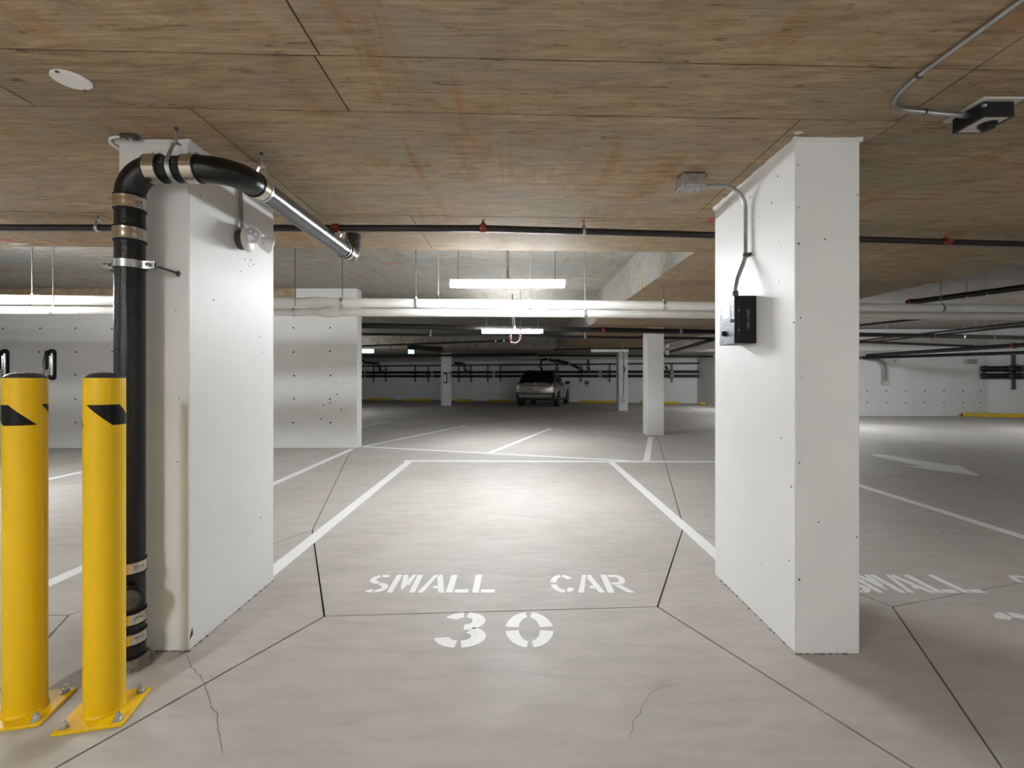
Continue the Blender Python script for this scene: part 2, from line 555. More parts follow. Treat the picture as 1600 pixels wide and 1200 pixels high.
while y < 13.5:
    off = random.uniform(-0.5, 0.5)
    xs = [XL, -11, -8.5, -6.1 + off, -3.7 + off, -1.25 + off, STX0]
    for a, b in zip(xs[:-1], xs[1:]):
        panel(ceil_high, a, b, y, y + 1.22, HIGH, 'grey_concrete')
    xs = [STX0, 3.2 + off / 2, STX1]
    for a, b in zip(xs[:-1], xs[1:]):
        panel(ceil_low, a, b, y, y + 1.22, LOW, 'board_marked_concrete')
    xs = [STX1, 7.4 + off, 9.8 + off, 12.2 + off, 16, 20, XR]
    for a, b in zip(xs[:-1], xs[1:]):
        panel(ceil_high, a, b, y, y + 1.22, HIGH, 'grey_concrete')
    y += 1.22

# ---- walls
wing = B()
wing.box(((-2.95 - 4.08) / 2, 9.135, HIGH / 2), (4.08 - 2.95, 0.27, HIGH))
wing.box(((-4.08 + XL) / 2, 9.135, 1.30), (XL * -1 - 4.08, 0.27, 2.60))
wall_left = tag(wing.build('wall_left', 'white_wall_paint'), 'white painted concrete wing wall with tie holes', kind='structure')
lint = B().box(((-4.08 + XL) / 2, 9.135, 2.775), (XL * -1 - 4.09, 0.27, 0.35))
tag(lint.build('trim_1', 'board_marked_concrete'), 'raw concrete lintel above the white wing wall', kind='structure')
tag(B().box((XL - 0.1, 14.25, 1.45), (0.2, 33.5, 2.9)).build('wall_left.001', 'white_wall_paint'), 'white garage side wall', kind='structure')
tag(B().box((5, Y0 - 0.1, 1.21), (38, 0.2, 2.42)).build('wall_front', 'white_wall_paint'), 'white wall behind the camera', kind='structure')
# far wall, slightly askew
FW0 = Vector((-10.0, 29.3)); FW1 = Vector((9.35, 24.45))
def wall_between(name, a, b, h, label, t=0.25, mat='white_wall_paint'):
    a = Vector(a[:2]); b = Vector(b[:2])
    d = (b - a).normalized(); nn = Vector((-d.y, d.x)) * t
    pts = [tuple(a), tuple(b), tuple(b + nn), tuple(a + nn)]
    return tag(B().prism(pts, 0.0, h).build(name, mat), label, kind='structure')
wall_far = wall_between('wall_back', FW0 - (FW1 - FW0) * 0.25, FW1, LOW, 'dim white far wall behind the parked car')
wall_between('wall_right', (9.35, 16.5), (16.0, 16.5), HIGH, 'white concrete wall at the right with tie holes')
wall_between('wall_right.001', (16.0, 16.5), (XR, 13.2), HIGH, 'angled white wall at the far right')
wall_between('wall_right.002', (9.35, 24.6), (9.35, 16.76), LOW, 'white return wall beside the far bay', -0.25)
wall_between('wall_right.003', (XR, 13.2), (XR, Y0), HIGH, 'white side wall beyond the right bays', 0.2)

# form-tie holes
def tie_holes(par, spots, r=0.013):
    for (x, yy, z) in spots:
        B().lathe([(r * 1.25, 0.0), (r * 1.2, 0.0012), (r, 0.0014), (r * 0.4, 0.0014)], (x, yy, z), (0, -1, 0), 10).build('tie_hole', 'tie_hole_shadow', par)
spots = []
for i in range(12):
    for k in range(6):
        x = -3.45 - 0.672 * i; z = 0.02 + 0.437 * (k) + 0.01
        if x > XL + 0.4 and 0.03 < z < 2.55 and not (-4.4 > x > -6.6):
            spots.append((x + random.uniform(-0.01, 0.01), 9.0, z + random.uniform(-0.008, 0.008)))
spots += [(-3.32, 9.0, 0.99), (-3.57, 9.0, 0.79), (-3.44, 9.0, 0.83), (-3.62, 9.0, 0.53), (-3.24, 9.0, 0.71)]
tie_holes(wall_left, spots[:-5], 0.014)
tie_holes(wall_left, spots[-5:], 0.011)
tie_holes(wall_left, [(-3.9 + random.uniform(0, .85), 9.0, random.choice((random.uniform(.3, .95), random.uniform(1.1, 1.5)))) for i in range(26)], 0.0055)
tie_holes(wall_left, [(-8.0 + random.uniform(0, .9), 9.0, random.uniform(.35, 1.75)) for i in range(18)], 0.0055)
wr = bpy.data.objects['wall_right']
tie_holes(wr, [(x, 16.5, z) for x in (11.9, 12.55, 13.2, 13.85, 14.5, 15.15, 15.75) for z in (0.45, 0.85)], 0.02)

# ================================================================== COLUMNS
def column(x0, x1, y0, y1, h, label, ragged=False, name='column'):
    c = thing(name, ((x0 + x1) / 2, (y0 + y1) / 2, 0), label, 'column', 'white concrete columns')
    B().box(((x0 + x1) / 2, (y0 + y1) / 2, h / 2), (x1 - x0, y1 - y0, h)).build('shaft', 'white_column_paint', c, bevel=0.006)
    if ragged:
        # paint lapped unevenly onto the soffit, as a thin ragged skirt
        pts = []
        per = [(x0, y0), (x1, y0), (x1, y1), (x0, y1)]
        cx, cy = (x0 + x1) / 2, (y0 + y1) / 2
        for i in range(4):
            a = Vector(per[i]); b = Vector(per[(i + 1) % 4])
            n = int((b - a).length / 0.035)
            for k in range(n):
                p = a.lerp(b, k / n)
                e = random.uniform(0.001, 0.009) + (0.008 if k == 0 else 0)
                d = Vector((0, 0))
                if abs(p.x - x0) < 1e-6: d.x -= e
                if abs(p.x - x1) < 1e-6: d.x += e
                if abs(p.y - y0) < 1e-6: d.y -= e
                if abs(p.y - y1) < 1e-6: d.y += e
                pts.append(tuple(p + d))
        B().prism(pts, h - 0.022, h - 0.0015).build('paint_edge', 'white_column_paint', c)
    return c
col_r = column(1.311, 1.615, 2.287, 3.215, LOW, 'tall white column at right carrying the black control box', True)
col_l = column(-1.89, -1.557, 2.31, 3.12, LOW, 'tall white column at left behind the black drain pipe', True)
# corner strip and chips on the near columns
B().box((-1.578, 2.3085, 1.2), (0.042, 0.004, 2.38)).build('corner_strip', 'white_column_paint', col_l)
B().extrude([(-1.5565, 2.317, 0.05), (-1.5565, 2.340, 0.065), (-1.5565, 2.336, 0.10), (-1.5565, 2.324, 0.08)], (0.0008, 0, 0)).build('chip', 'tie_hole_shadow', col_l)
def pits(par, face, spots):
    for a, z in spots:
        r = random.uniform(0.0025, 0.005)
        if face == 'L':      # inner face of the right column
            c, ax = (1.311, a, z), (-1, 0, 0)
        elif face == 'R':    # inner face of the left column
            c, ax = (-1.557, a, z), (1, 0, 0)
        elif face == 'F':
            c, ax = (a, 2.287, z), (0, -1, 0)
        else:
            c, ax = (a, 2.31, z), (0, -1, 0)
        B().lathe([(r * 1.2, 0.0), (r, 0.0006), (r * 0.4, 0.0007)], c, ax, 8).build('pit', 'tie_hole_shadow', par)
pits(col_r, 'L', [(2.44, 2.31), (2.50, 2.20), (2.43, 1.98), (2.43, 1.78), (2.36, 2.17), (2.63, 2.17), (2.73, 2.31), (2.30, 1.56), (2.41, 1.0), (2.32, 0.78), (2.34, 0.42), (2.6, 0.3)])
pits(col_r, 'F', [(1.325, 2.30), (1.327, 2.10), (1.327, 1.93), (1.603, 2.16), (1.335, 1.58), (1.45, 1.95), (1.34, 1.3), (1.33, 0.9), (1.60, 0.55), (1.33, 0.35), (1.42, 0.62)])
pits(col_l, 'R', [(2.83, 2.11), (2.86, 2.05), (2.79, 1.98), (2.85, 1.99), (2.88, 1.97), (2.83, 1.95), (2.92, 2.17), (2.75, 1.9), (2.95, 1.55), (2.98, 1.45), (2.5, 1.7), (2.4, 2.2), (3.0, 0.5), (2.96, 0.45)])
pits(col_l, 'G', [(-1.62, 1.62), (-1.60, 1.2), (-1.61, 0.9), (-1.70, 2.26), (-1.585, 1.52)])
# debris line along the foot of the columns
for c, (x0, x1, y0, y1) in ((col_l, (-1.89, -1.557, 2.31, 3.12)), (col_r, (1.311, 1.615, 2.287, 3.215))):
    b = B()
    for (ax, ay, bx, by) in ((x0, y0, x1, y0), (x1, y0, x1, y1) if c is col_l else (x0, y0, x0, y1)):
        n = 26
        for k in range(n):
            if random.random() < 0.55:
                t = (k + random.random()) / n
                b.box((ax + (bx - ax) * t, ay + (by - ay) * t, 0.002), (random.uniform(0.006, 0.02), random.uniform(0.006, 0.016), 0.004), random.random() * 3)
    b.build('mortar_crumbs', 'dirty_mortar', c, kind='stuff')

pil3 = column(*(at(1011, 680, 11.0)[0], at(1037, 680, 11.0)[0], 10.98, 11.36), LOW, 'pale slim column in mid distance with twin lamp heads')
pil2 = column(at(967, 640, 19.0)[0], at(981, 640, 19.0)[0], 19.0, 19.5, LOW, 'narrow far column with a dark cable, right of the parked car')
pil1 = thing('column', (-3.2, 22.5, 0), 'far column left of the parked car with fire extinguisher', 'column', 'white concrete columns', rz=0.42)
B().box((0, 0.2, LOW / 2), (0.38, 0.44, LOW)).build('shaft', 'white_column_paint', pil1, local=True, bevel=0.006)

# ================================================================== FLOOR MARKINGS
def marking(name, pts, label, cat, group=None, mat='white_floor_paint', z=0.0016):
    cx = sum(p[0] for p in pts) / len(pts); cy = sum(p[1] for p in pts) / len(pts)
    o = B().prism([(p[0], p[1]) for p in pts], 0.0002, z).build(name, mat, loc=(cx, cy, 0))
    return tag(o, label, cat, group)
def stripe(a, b, w, label, mat='white_floor_paint', cut=None, z=0.0016):
    a = Vector(a[:2]); b = Vector(b[:2])
    d = (b - a).normalized(); n = Vector((-d.y, d.x)) * w / 2
    return marking('stall_line', [a - n, b - n, b + n, a + n], label, 'floor line', 'painted stall lines', mat, z)
stripe((-1.638, 3.125), (-1.665, 7.64), 0.105, 'white line along the left side of stall 30')
stripe((1.468, 3.22), (1.46, 7.55), 0.098, 'white line along the right side of stall 30')
stripe((-1.75, 7.58), (4.1, 7.50), 0.11, 'white cross line closing the far end of stall 30', z=0.0020)
stripe((-2.955, 2.95), (-2.99, 8.85), 0.10, 'white line between the left column and the wing wall corner')
stripe((-6.0, 3.0), (-5.98, 8.9), 0.10, 'white line seen between the yellow bollards near the wing wall')
stripe(fl(560, 697.6), fl(985, 720), 0.09, 'white slanting line from wing wall corner to the cross line', z=0.0024)
stripe(fl(569, 697.5), fl(727, 665), 0.10, 'white angled line starting at the wing wall corner')
stripe(fl(762, 709), fl(861, 669.3), 0.10, 'white angled line in mid floor below the second lamp')
stripe(fl(1010, 721), fl(1016.5, 682.5), 0.10, 'white line ending at the foot of the slim column')
stripe(fl(540, 671), fl(607, 658.5), 0.10, 'short white line just past the wing wall end')
stripe((4.135, 3.3), (4.13, 7.5), 0.10, 'white line crossing the right side behind the right column')
stripe(fl(872, 640), fl(893, 631.5), 0.10, 'faint white line beside the parked car', 'faded_floor_paint')
stripe(fl(1078, 634), fl(1088, 640), 0.10, 'faint white line near the far yellow stops at right', 'faded_floor_paint')
# arrows
apx = [(1358, 711), (1378, 710), (1470, 727), (1497, 727), (1531, 743.5), (1416, 728.5), (1440, 729)]
apx = [(1358, 710.6), (1380, 710), (1484, 727), (1498, 727), (1531, 743.6), (1414, 728.4), (1443, 729)]
marking('floor_arrow', [fl(x, yy) for x, yy in apx], 'white painted arrow on the floor at right', 'floor arrow')
marking('floor_arrow', [fl(x, yy) for x, yy in [(698, 651), (745, 652.2), (752, 650.6), (772, 654), (742, 655.4), (745, 653.6), (698, 652.3)]],
        'faint white arrow on the far floor left of the car', 'floor arrow', mat='faded_floor_paint')

# stencilled characters, unit height 1, width w
def ring(cx, cy, rx, ry, t, a0, a1, n=10):
    out = []
    a0, a1 = math.radians(a0), math.radians(a1)
    for i in range(n + 1):
        a = a0 + (a1 - a0) * i / n
        out.append((cx + rx * math.cos(a), cy + ry * math.sin(a)))
    for i in range(n, -1, -1):
        a = a0 + (a1 - a0) * i / n
        out.append((cx + (rx - t) * math.cos(a), cy + (ry - t * 0.82) * math.sin(a)))
    return out
def R4(x0, y0, x1, y1): return [(x0, y0), (x1, y0), (x1, y1), (x0, y1)]
GL = {
 'S': [ring(.33, .73, .31, .27, .17, 52, 100, 6), ring(.33, .73, .31, .27, .17, 112, 262, 10),
       ring(.33, .27, .31, .27, .17, -84, 88, 10), ring(.33, .27, .31, .27, .17, -140, -98, 5)],
 'M': [R4(0, 0, .17, 1), R4(.66, 0, .83, 1), [(.21, 1), (.36, 1), (.50, .45), (.415, .12), (.36, .12)][0:4] + [(.33, .30)],
       [(.62, 1), (.50, 1), (.44, .72), (.52, .38), (.56, .42)]],
 'A': [[(0, 0), (.17, 0), (.42, 1), (.30, 1)], [(.46, 1), (.56, 1), (.80, 0), (.62, 0), (.565, .22), (.40, .22), (.42, .36), (.53, .36), (.42, .82)]],
 'L': [R4(0, 0, .18, 1), R4(.23, 0, .60, .17)],
 'C': [ring(.38, .5, .37, .5, .18, 96, 172, 9), ring(.38, .5, .37, .5, .18, 188, 272, 9),
       ring(.38, .5, .37, .5, .18, 36, 84, 6), ring(.38, .5, .37, .5, .18, -74, -36, 6)],
 'R': [R4(0, 0, .18, 1), [(.22, 1), (.42, 1)] + [(.42 + .22 * math.cos(t), .72 + .28 * math.sin(t)) for t in [PI / 2 - i * PI / 8 for i in range(1, 7)]] +
       [(.48, .43), (.22, .43), (.22, .56), (.40, .56)] + [(.40 + .07 * math.cos(t), .715 + .14 * math.sin(t)) for t in [-PI / 2 + i * PI / 6 for i in range(1, 6)]] + [(.40, .86), (.22, .86)],
       [(.26, .40), (.46, .40), (.74, 0), (.53, 0)]],
 '3': [ring(.36, .72, .33, .28, .20, 98, 158, 6), ring(.36, .73, .32, .27, .20, -88, 82, 12), ring(.34, .29, .38, .29, .22, -82, 62, 12), ring(.34, .29, .38, .29, .22, -172, -98, 7)],
 '0': [ring(.36, .5, .36, .5, .20, 7, 82, 8), ring(.36, .5, .36, .5, .20, 98, 173, 8), ring(.36, .5, .36, .5, .20, 187, 262, 8), ring(.36, .5, .36, .5, .20, -82, -7, 8)],
 '1': [R4(.22, 0, .44, 1), [(.02, .78), (.18, .82), (.18, .98), (.12, .92)]],
}
def lettering(chars, origin, rz, label, mat='white_floor_paint', group='painted stall numbers'):
    """chars: (character, x, y, width scale, height) in metres from the origin"""
    t = thing('stall_lettering', origin, label, 'floor lettering', group, rz)
    for ch, x, y, sw, h in chars:
        b = B()
        for pl in GL[ch]:
            b.prism([(x + px * sw, y + py * h) for px, py in pl], 0.0002, 0.0018)
        b.build('character', mat, t, local=True)
    return t
def words(number):
    out = []
    xs = [(-0.945, 'S', .235), (-0.785, 'M', .205), (-0.600, 'A', .205), (-0.428, 'L', .225), (-0.268, 'L', .225),
          (0.212, 'C', .215), (0.372, 'A', .205), (0.552, 'R', .225)]
    for x, c, s in xs:
        out.append((c, x, 0.600, s, 0.265))
    for x, c in zip((-0.400, -0.058), number):
        out.append((c, x, 0.0, 0.345, 0.355))
    return out
lettering(words('30'), (0, 2.337, 0), 0, 'white stencilled SMALL CAR 30 between the two near columns')
lettering(words('31'), (2.97, 2.337, 0), 0, 'white stencilled SMALL CAR at right, partly hidden by right column')
for (x, yy, lab) in ((932, 674, 'faint stencilled words on the far floor near the slim column'), (668, 662, 'faint stencilled words on far floor past the wing wall'), (770, 668, 'faint stencilled words on the far floor in the middle')):
    p = fl(x, yy)
    lettering([(c, a, b, s, h) for c, a, b, s, h in words('30')][:8], (p[0], p[1] + 0.5, 0), PI - 0.33, lab, 'faded_floor_paint')

# ================================================================== BOLLARDS
def bollard(x, y, label, turn):
    t = thing('bollard', (x, y, 0), label, 'bollard', 'yellow bollards')
    r = 0.0655; top = 1.298
    B().lathe([(r, 0.012), (r, top)], (x, y, 0), (0, 0, 1), 40).build('post', 'yellow_paint', t)
    B().lathe([(r + .004, 0.012), (r + 0.004, 0.016), (r, 0.022)], (x, y, 0), (0, 0, 1), 40).build('weld_bead', 'yellow_paint', t)
    B().lathe([(r * 1.0, top), (r * 1.0, top + .003), (r * .94, top + .006), (r * .7, top + .017), (r * .35, top + .0215), (0.001, top + .023)], (x, y, 0), (0, 0, 1), 40).build('cap', 'grey_cap', t)
    # slanting black stripe wrapped round the post: parallelogram patches
    for k in range(2):
        a0 = turn + k * PI
        vs, fs = [], []
        nu, nvv = 14, 6
        for j in range(nvv + 1):
            z = 1.197 - 0.0785 * (1 - j / nvv)
            for i in range(nu + 1):
                a = a0 + 1.64 * i / nu + 1.27 * (1 - j / nvv)
                vs.append((x + (r + .0006) * math.cos(a), y + (r + .0006) * math.sin(a), z))
        for j in range(nvv):
            for i in range(nu):
                q = j * (nu + 1) + i
                fs.append((q, q + 1, q + nu + 2, q + nu + 1))
        B().add(vs, fs).build('stripe', 'black_tape', t)
    R = Matrix.Rotation(math.radians(14), 3, 'Z')
    h = 0.112
    B().box((x, y, 0.006), (2 * h, 2 * h, 0.012), math.radians(14)).build('base_plate', 'yellow_paint', t, bevel=0.002)
    for sx in (-1, 1):
        for sy in (-1, 1):
            p = Vector((x, y, 0.012)) + R @ Vector((sx * .085, sy * .085, 0))
            bo = B().lathe([(.0075, 0), (.0075, .026), (.006, .029)], p, (0, 0, 1), 12).build('anchor_bolt', 'galvanised_steel', t)
            B().lathe([(.017, 0), (.017, .003)], p, (0, 0, 1), 20).build('washer', 'galvanised_steel', bo)
            B().lathe([(.0125, .003), (.0135, .005), (.0135, .015), (.012, .017)], p, (0, 0, 1), 6).build('nut', 'galvanised_steel', bo)
    return t
bollard(-1.603, 1.893, 'yellow bollard standing closer to the white column', 4.50)
bollard(-1.912, 1.893, 'yellow bollard cut by the left edge of the picture', 3.10)

# ================================================================== DRAIN PIPE
dx, dy, dz = -1.748, 2.2, 2.243
PR = 0.058
drain = thing('drain_pipe', (dx, dy, 0), 'black cast iron drain pipe rising beside the left column and turning along ceiling', 'pipe')
B().tube([(dx, dy, 0.0), (dx, dy, 2.10)], PR, 28).build('riser', 'black_cast_iron', drain)
el = arc((dx + 0.125, dy, dz - 0.125), (-1, 0, 0), (0, 0, 1), 0.125, 0, PI / 2, 12)
B().tube([(dx, dy, 2.07)] + el + [(dx + 0.14, dy, dz)], PR + 0.001, 28).build('elbow', 'black_cast_iron', drain)
B().tube([(dx + 0.13, dy, dz), (-1.40, dy, dz)], PR - 0.002, 28).build('cross_pipe', 'black_rubber_sleeve', drain)
e2 = arc((-1.43, dy + 0.15, dz), (0, -1, 0), (1, 0, 0), 0.15, 0, PI / 2, 12)
B().tube([(-1.465, dy, dz)] + e2 + [(-1.28, dy + 0.165, dz)], PR + 0.001, 28).build('elbow', 'black_cast_iron', drain)
B().tube([(-1.28, dy + 0.155, dz), (-1.29, 3.74, dz + 0.012)], PR - 0.002, 28).build('overhead_pipe', 'polished_iron_pipe', drain)
e3 = arc((-1.29, 3.74, dz + 0.012 + 0.11), (0, 0, -1), (0, 1, 0), 0.11, 0, PI / 2, 10)
B().tube([(-1.29, 3.70, dz + 0.012)] + e3 + [(-1.29, 3.85, dz + 0.14)], PR + 0.002, 24).build('end_elbow', 'polished_iron_pipe', drain)
B().lathe([(PR + .003, 0), (PR + .007, .004), (PR + .007, .05), (PR + .003, LOW - dz - 0.125)], (-1.29, 3.85, dz + 0.125), (0, 0, 1), 24).build('end_collar', 'dark_steel', drain)

def band(p, ax, w=0.06, screws=True, name='coupling_band', mat='stainless_band'):
    ax = Vector(ax); p = Vector(p)
    r = PR + .0035
    o = B().lathe([(r, -w / 2), (r + .003, -w / 2 + .003), (r + .002, -w / 6), (r + .0032, 0), (r + .002, w / 6), (r + .003, w / 2 - .003), (r, w / 2)], p, ax, 28).build(name, mat, drain)
    sleeve = B().lathe([(r - .001, -w / 2 - .009), (r + .0015, -w / 2 - .006), (r + .0015, w / 2 + .006), (r - .001, w / 2 + .009)], p, ax, 28).build('rubber_sleeve', 'black_rubber_sleeve', o)
    return o
def worm(o, p, ax, side, n=2, w=0.06):
    """screw housings of a hose-clamp band"""
    ax = Vector(ax).normalized(); side = Vector(side).normalized(); tan = ax.cross(side)
    for k in range(n):
        c = Vector(p) + ax * ((k + .5) / n - .5) * w * 1.05 + side * (PR + .010)
        M = Matrix((ax, tan, side)).transposed()
        B().box(c, (.012, .026, .011), M=M).build('screw_housing', 'galvanised_steel', o)
        B().lathe([(.0055, 0), (.0055, .010)], c + tan * .013, tan, 8).build('clamp_screw', 'galvanised_steel', o)
s1 = Vector((0.90, -0.43, 0))
for z in (2.085, 1.945):
    o = band((dx, dy, z), (0, 0, 1), 0.056); worm(o, (dx, dy, z), (0, 0, 1), s1, 2, 0.056)
for x in (-1.628, -1.462):
    o = band((x, dy, dz), (1, 0, 0), 0.056); worm(o, (x, dy, dz), (1, 0, 0), (0, 0.25, 0.97), 2, 0.056)
o = band((-1.281, dy + 0.20, dz), (0, 1, 0), 0.05); worm(o, (-1.281, dy + 0.20, dz), (0, 1, 0), (-0.3, 0, 0.95), 1, 0.05)
o = band((-1.29, 3.68, dz + .012), (0, 1, 0), 0.05)
for z in (0.452, 0.225, 0.135):
    o = band((dx, dy, z), (0, 0, 1), 0.05); worm(o, (dx, dy, z), (0, 0, 1), s1, 1, 0.05)
# cleanout at the foot
co = B().lathe([(.050, 0.02), (.052, .075), (.060, .078), (.060, .092), (.054, .095), (.050, .10)], (dx + 0.0, dy, 0.33), (0.55, -0.83, 0), 20).build('cleanout_branch', 'black_cast_iron', drain)
B().lathe([(.045, .095), (.045, .102), (.02, .112), (.001, .113)], (dx, dy, 0.33), (0.55, -0.83, 0), 20).build('cleanout_plug', 'dark_steel', co)
# ragged mortar collar where the pipe meets the floor
vs = []
n = 22
prof = []
for k in range(n):
    a = 2 * PI * k / n
    prof.append((dx + (PR + .008 + random.uniform(0, .016)) * math.cos(a), dy + (PR + .008 + random.uniform(0, .016)) * math.sin(a)))
B().prism(prof, 0, 0.045).build('mortar_collar', 'dirty_mortar', drain)
B().prism([(dx + 1.12 * (px - dx), dy + 1.12 * (py - dy)) for px, py in prof], 0, 0.018).build('mortar_collar', 'dirty_mortar', drain)
# riser clamp with bolts
rc = B()
zc = 1.808
f = [(dx + (PR + .006) * math.cos(a), dy + (PR + .006) * math.sin(a), zc) for a in [PI + i * PI / 14 for i in range(15)]]
front = [(dx - 0.115, dy - .008, zc)] + [(dx - PR - .012, dy - .010, zc)] + f[1:-1] + [(dx + PR + .012, dy - .010, zc), (dx + 0.115, dy - .008, zc)]
rc.strap(front, (0, 0, 0.034), 0.004)
back = [(px, 2 * dy - py, pz) for px, py, pz in front]
rc.strap(back, (0, 0, 0.034), 0.004)
rco = rc.build('riser_clamp', 'galvanised_steel', drain)
for sx in (-1, 1):
    p = (dx + sx * 0.095, dy - .026, zc)
    B().lathe([(.010, 0), (.010, .009)], p, (0, 1, 0), 6).build('bolt_head', 'galvanised_steel', rco)
    B().tube([(dx + sx * .095, dy - .028, zc), (dx + sx * .095, dy + .03, zc)], .0045, 8).build('bolt', 'dark_steel', rco)
    B().tube([(dx + sx * 0.10, dy + .0, zc), (dx + sx * 0.135, dy + .06, zc - .01), (dx + sx * 0.145, 2.309, zc - .015)], .005, 8).build('wall_rod', 'dark_steel', rco)
    if sx > 0:
        B().lathe([(.016, 0), (.014, .003), (.010, .004)], (dx + sx * .145, 2.31, zc - .015), (0, -1, 0), 14).build('anchor_ring', 'dark_steel', rco)
# clevis hangers
def clevis(c, ax, r, top, par, w=0.022, rod=0.0045, mat='galvanised_steel', name='hanger'):
    """loop strap round a pipe and its rod up to the soffit"""
    c = Vector(c); ax = Vector(ax).normalized()
    side = ax.cross(Vector((0, 0, 1))).normalized()
    up = Vector((0, 0, 1))
    pts = [c + up * (r * 2.0) + side * (r * .18)]
    for i in range(13):
        a = math.radians(32 - i * (244 / 12))
        pts.append(c + (side * math.cos(a) + up * math.sin(a)) * (r + .003))
    pts.append(c + up * (r * 2.0) - side * (r * .18))
    h = B().strap(pts, ax * w, .0025)
    ho = h.build(name, mat, par)
    B().box(c + up * r * 2.0, (.03, .03, .004)).build('saddle', mat, ho)
    B().lathe([(rod * 2.1, 0), (rod * 2.1, .010)], c + up * (r * 2.0 + .002), (0, 0, 1), 6).build('nut', mat, ho)
    B().tube([c + up * r * 2.0, (c.x, c.y, top)], rod, 8).build('hanger_rod', mat, ho)
    B().lathe([(rod * 1.8, 0), (rod * 1.6, -.014)], (c.x, c.y, top), (0, 0, 1), 10).build('ceiling_anchor', 'dark_steel', ho)
    return ho
clevis((-1.54, dy, dz), (1, 0, 0), PR, LOW, drain, 0.020)
clevis((-1.282, dy + 0.245, dz + .001), (0, 1, 0), PR, LOW, drain, 0.016)
clevis((-1.29, 3.62, dz + .011), (0, 1, 0), PR, LOW, drain, 0.016)
# printing wrapped round the cross pipe
for txt, x0 in (('-2/', -1.590), ('2/5', -1.526)):
    vs, fs = text_mesh(txt, 0.034)
    out = []
    for (a, b, c) in vs:
        an = -0.30 + (0.034 * 0.35 - b) / (PR) * 1.0
        x = x0 + a
        out.append((x, dy - (PR - .0012) * math.cos(an), dz - (PR - .0012) * math.sin(an) - .012 * 0))
    B().add(out, fs).build('print', 'dim_print', drain, label='grey printed characters')

# ================================================================== EMERGENCY LIGHT ON THE LEFT COLUMN
ex, ey, ez = -1.557, 2.735, 2.075
em = thing('emergency_light', (ex, ey, ez), 'white twin-head emergency light on the left column', 'lamp')
B().lathe([(.052, 0), (.056, .004), (.056, .040), (.052, .044)], (ex, ey, ez), (1, 0, 0), 24).build('back_box', 'dark_steel', em)
B().lathe([(.070, .044), (.072, .047), (.064, .056), (.040, .064), (.012, .068)], (ex, ey, ez), (1, 0.0, 0), 28).build('dish', 'white_plastic', em)
B().tube([(ex + .06, ey, ez), (ex + .105, ey - .01, ez - .004)], .010, 10).build('arm', 'white_plastic', em)
hc = Vector((ex + .085, ey - .025, ez + .018)); hd = Vector((.30, -.90, -.10)).normalized()
h1 = B().lathe([(.012, -.075), (.028, -.06), (.040, -.02), (.047, .0), (.047, .006), (.043, .007)], hc, hd, 24).build('lamp_head', 'white_plastic', em)
B().lathe([(.041, .0065), (.036, .0095), (.001, .0105)], hc, hd, 24).build('lens', 'lamp_lens', h1)
for k in range(4):
    a = k * PI / 2 + .4
    u = hd.cross(Vector((0, 0, 1))).normalized(); w = hd.cross(u)
    B().lathe([(.007, .009), (.006, .0125), (.001, .013)], hc + (u * math.cos(a) + w * math.sin(a)) * .02, hd, 10).build('diode', 'silver_print', h1)
hc2 = Vector((ex + .155, ey + .045, ez - .022)); hd2 = Vector((.80, .55, -.30)).normalized()
h2 = B().lathe([(.012, -.075), (.030, -.055), (.042, -.02), (.046, .0), (.046, .006), (.043, .007)], hc2, hd2, 24).build('lamp_head', 'white_plastic', em)
B().lathe([(.041, .0065), (.036, .0095), (.001, .0105)], hc2, hd2, 24).build('lens', 'lamp_lens', h2)
B().lathe([(.010, 0), (.010, .012)], (ex + .125, ey - .018, ez - .018), (0.3, -1, 0), 14).build('knob', 'white_plastic', em)
B().tube([(ex + .105, ey - .01, ez - .004), (ex + .135, ey + .02, ez - .012)], .010, 10).build('arm', 'white_plastic', em)
B().tube([(ex + .018, ey, ez + .05), (ex + .013, ey - .005, ez + .12), (ex + .012, ey - .012, LOW - .002)], .010, 12).build('conduit', 'conduit_steel', em)
B().lathe([(.016, 0), (.016, .02)], (ex + .018, ey, ez + .05), (0, 0, 1), 12).build('connector', 'galvanised_steel', em)

# ================================================================== CONTROL BOX ON THE RIGHT COLUMN
bx0, bx1, by0, by1, bz0, bz1 = 1.189, 1.311, 2.655, 2.845, 1.487, 1.748
ctl = thing('control_box', (1.25, 2.75, bz0), 'black gas control box with lit screen on the right column', 'control box')
B().box(((bx0 + bx1) / 2 + .004, (by0 + by1) / 2, (bz0 + bz1) / 2), (bx1 - bx0 - .010, by1 - by0, bz1 - bz0)).build('case', 'black_plastic', ctl, bevel=.003)
fx = bx0 + .0005
fp = B().box((bx0 + .0025, (by0 + by1) / 2, (bz0 + bz1) / 2), (.006, by1 - by0 + .002, bz1 - bz0 + .002)).build('face_plate', 'grey_face_plate', ctl, bevel=.002)
def on_face(u0, u1, w0, w1, name, mat, par, d=.0015):
    """a raised patch on the face; u across (0 far, 1 near), w up"""
    ya = by1 + (by0 - by1) * u0; yb = by1 + (by0 - by1) * u1
    za = bz0 + (bz1 - bz0) * w0; zb = bz0 + (bz1 - bz0) * w1
    return B().box((bx0 - d / 2, (ya + yb) / 2, (za + zb) / 2), (d, abs(yb - ya), zb - za)).build(name, mat, par)
on_face(.08, .92, .86, .93, 'silver_frame', 'face_print', fp)
on_face(.08, .17, .66, .86, 'silver_frame', 'face_print', fp)
on_face(.82, .92, .70, .86, 'silver_frame', 'face_print', fp)
on_face(.17, .78, .50, .82, 'bezel', 'bezel_grey', fp, .002)
on_face(.30, .64, .58, .79, 'screen', 'controller_screen', fp, .003)
on_face(.22, .66, .285, .30, 'printed_rule', 'bezel_grey', fp)
on_face(.10, .90, .075, .085, 'printed_rule', 'bezel_grey', fp)
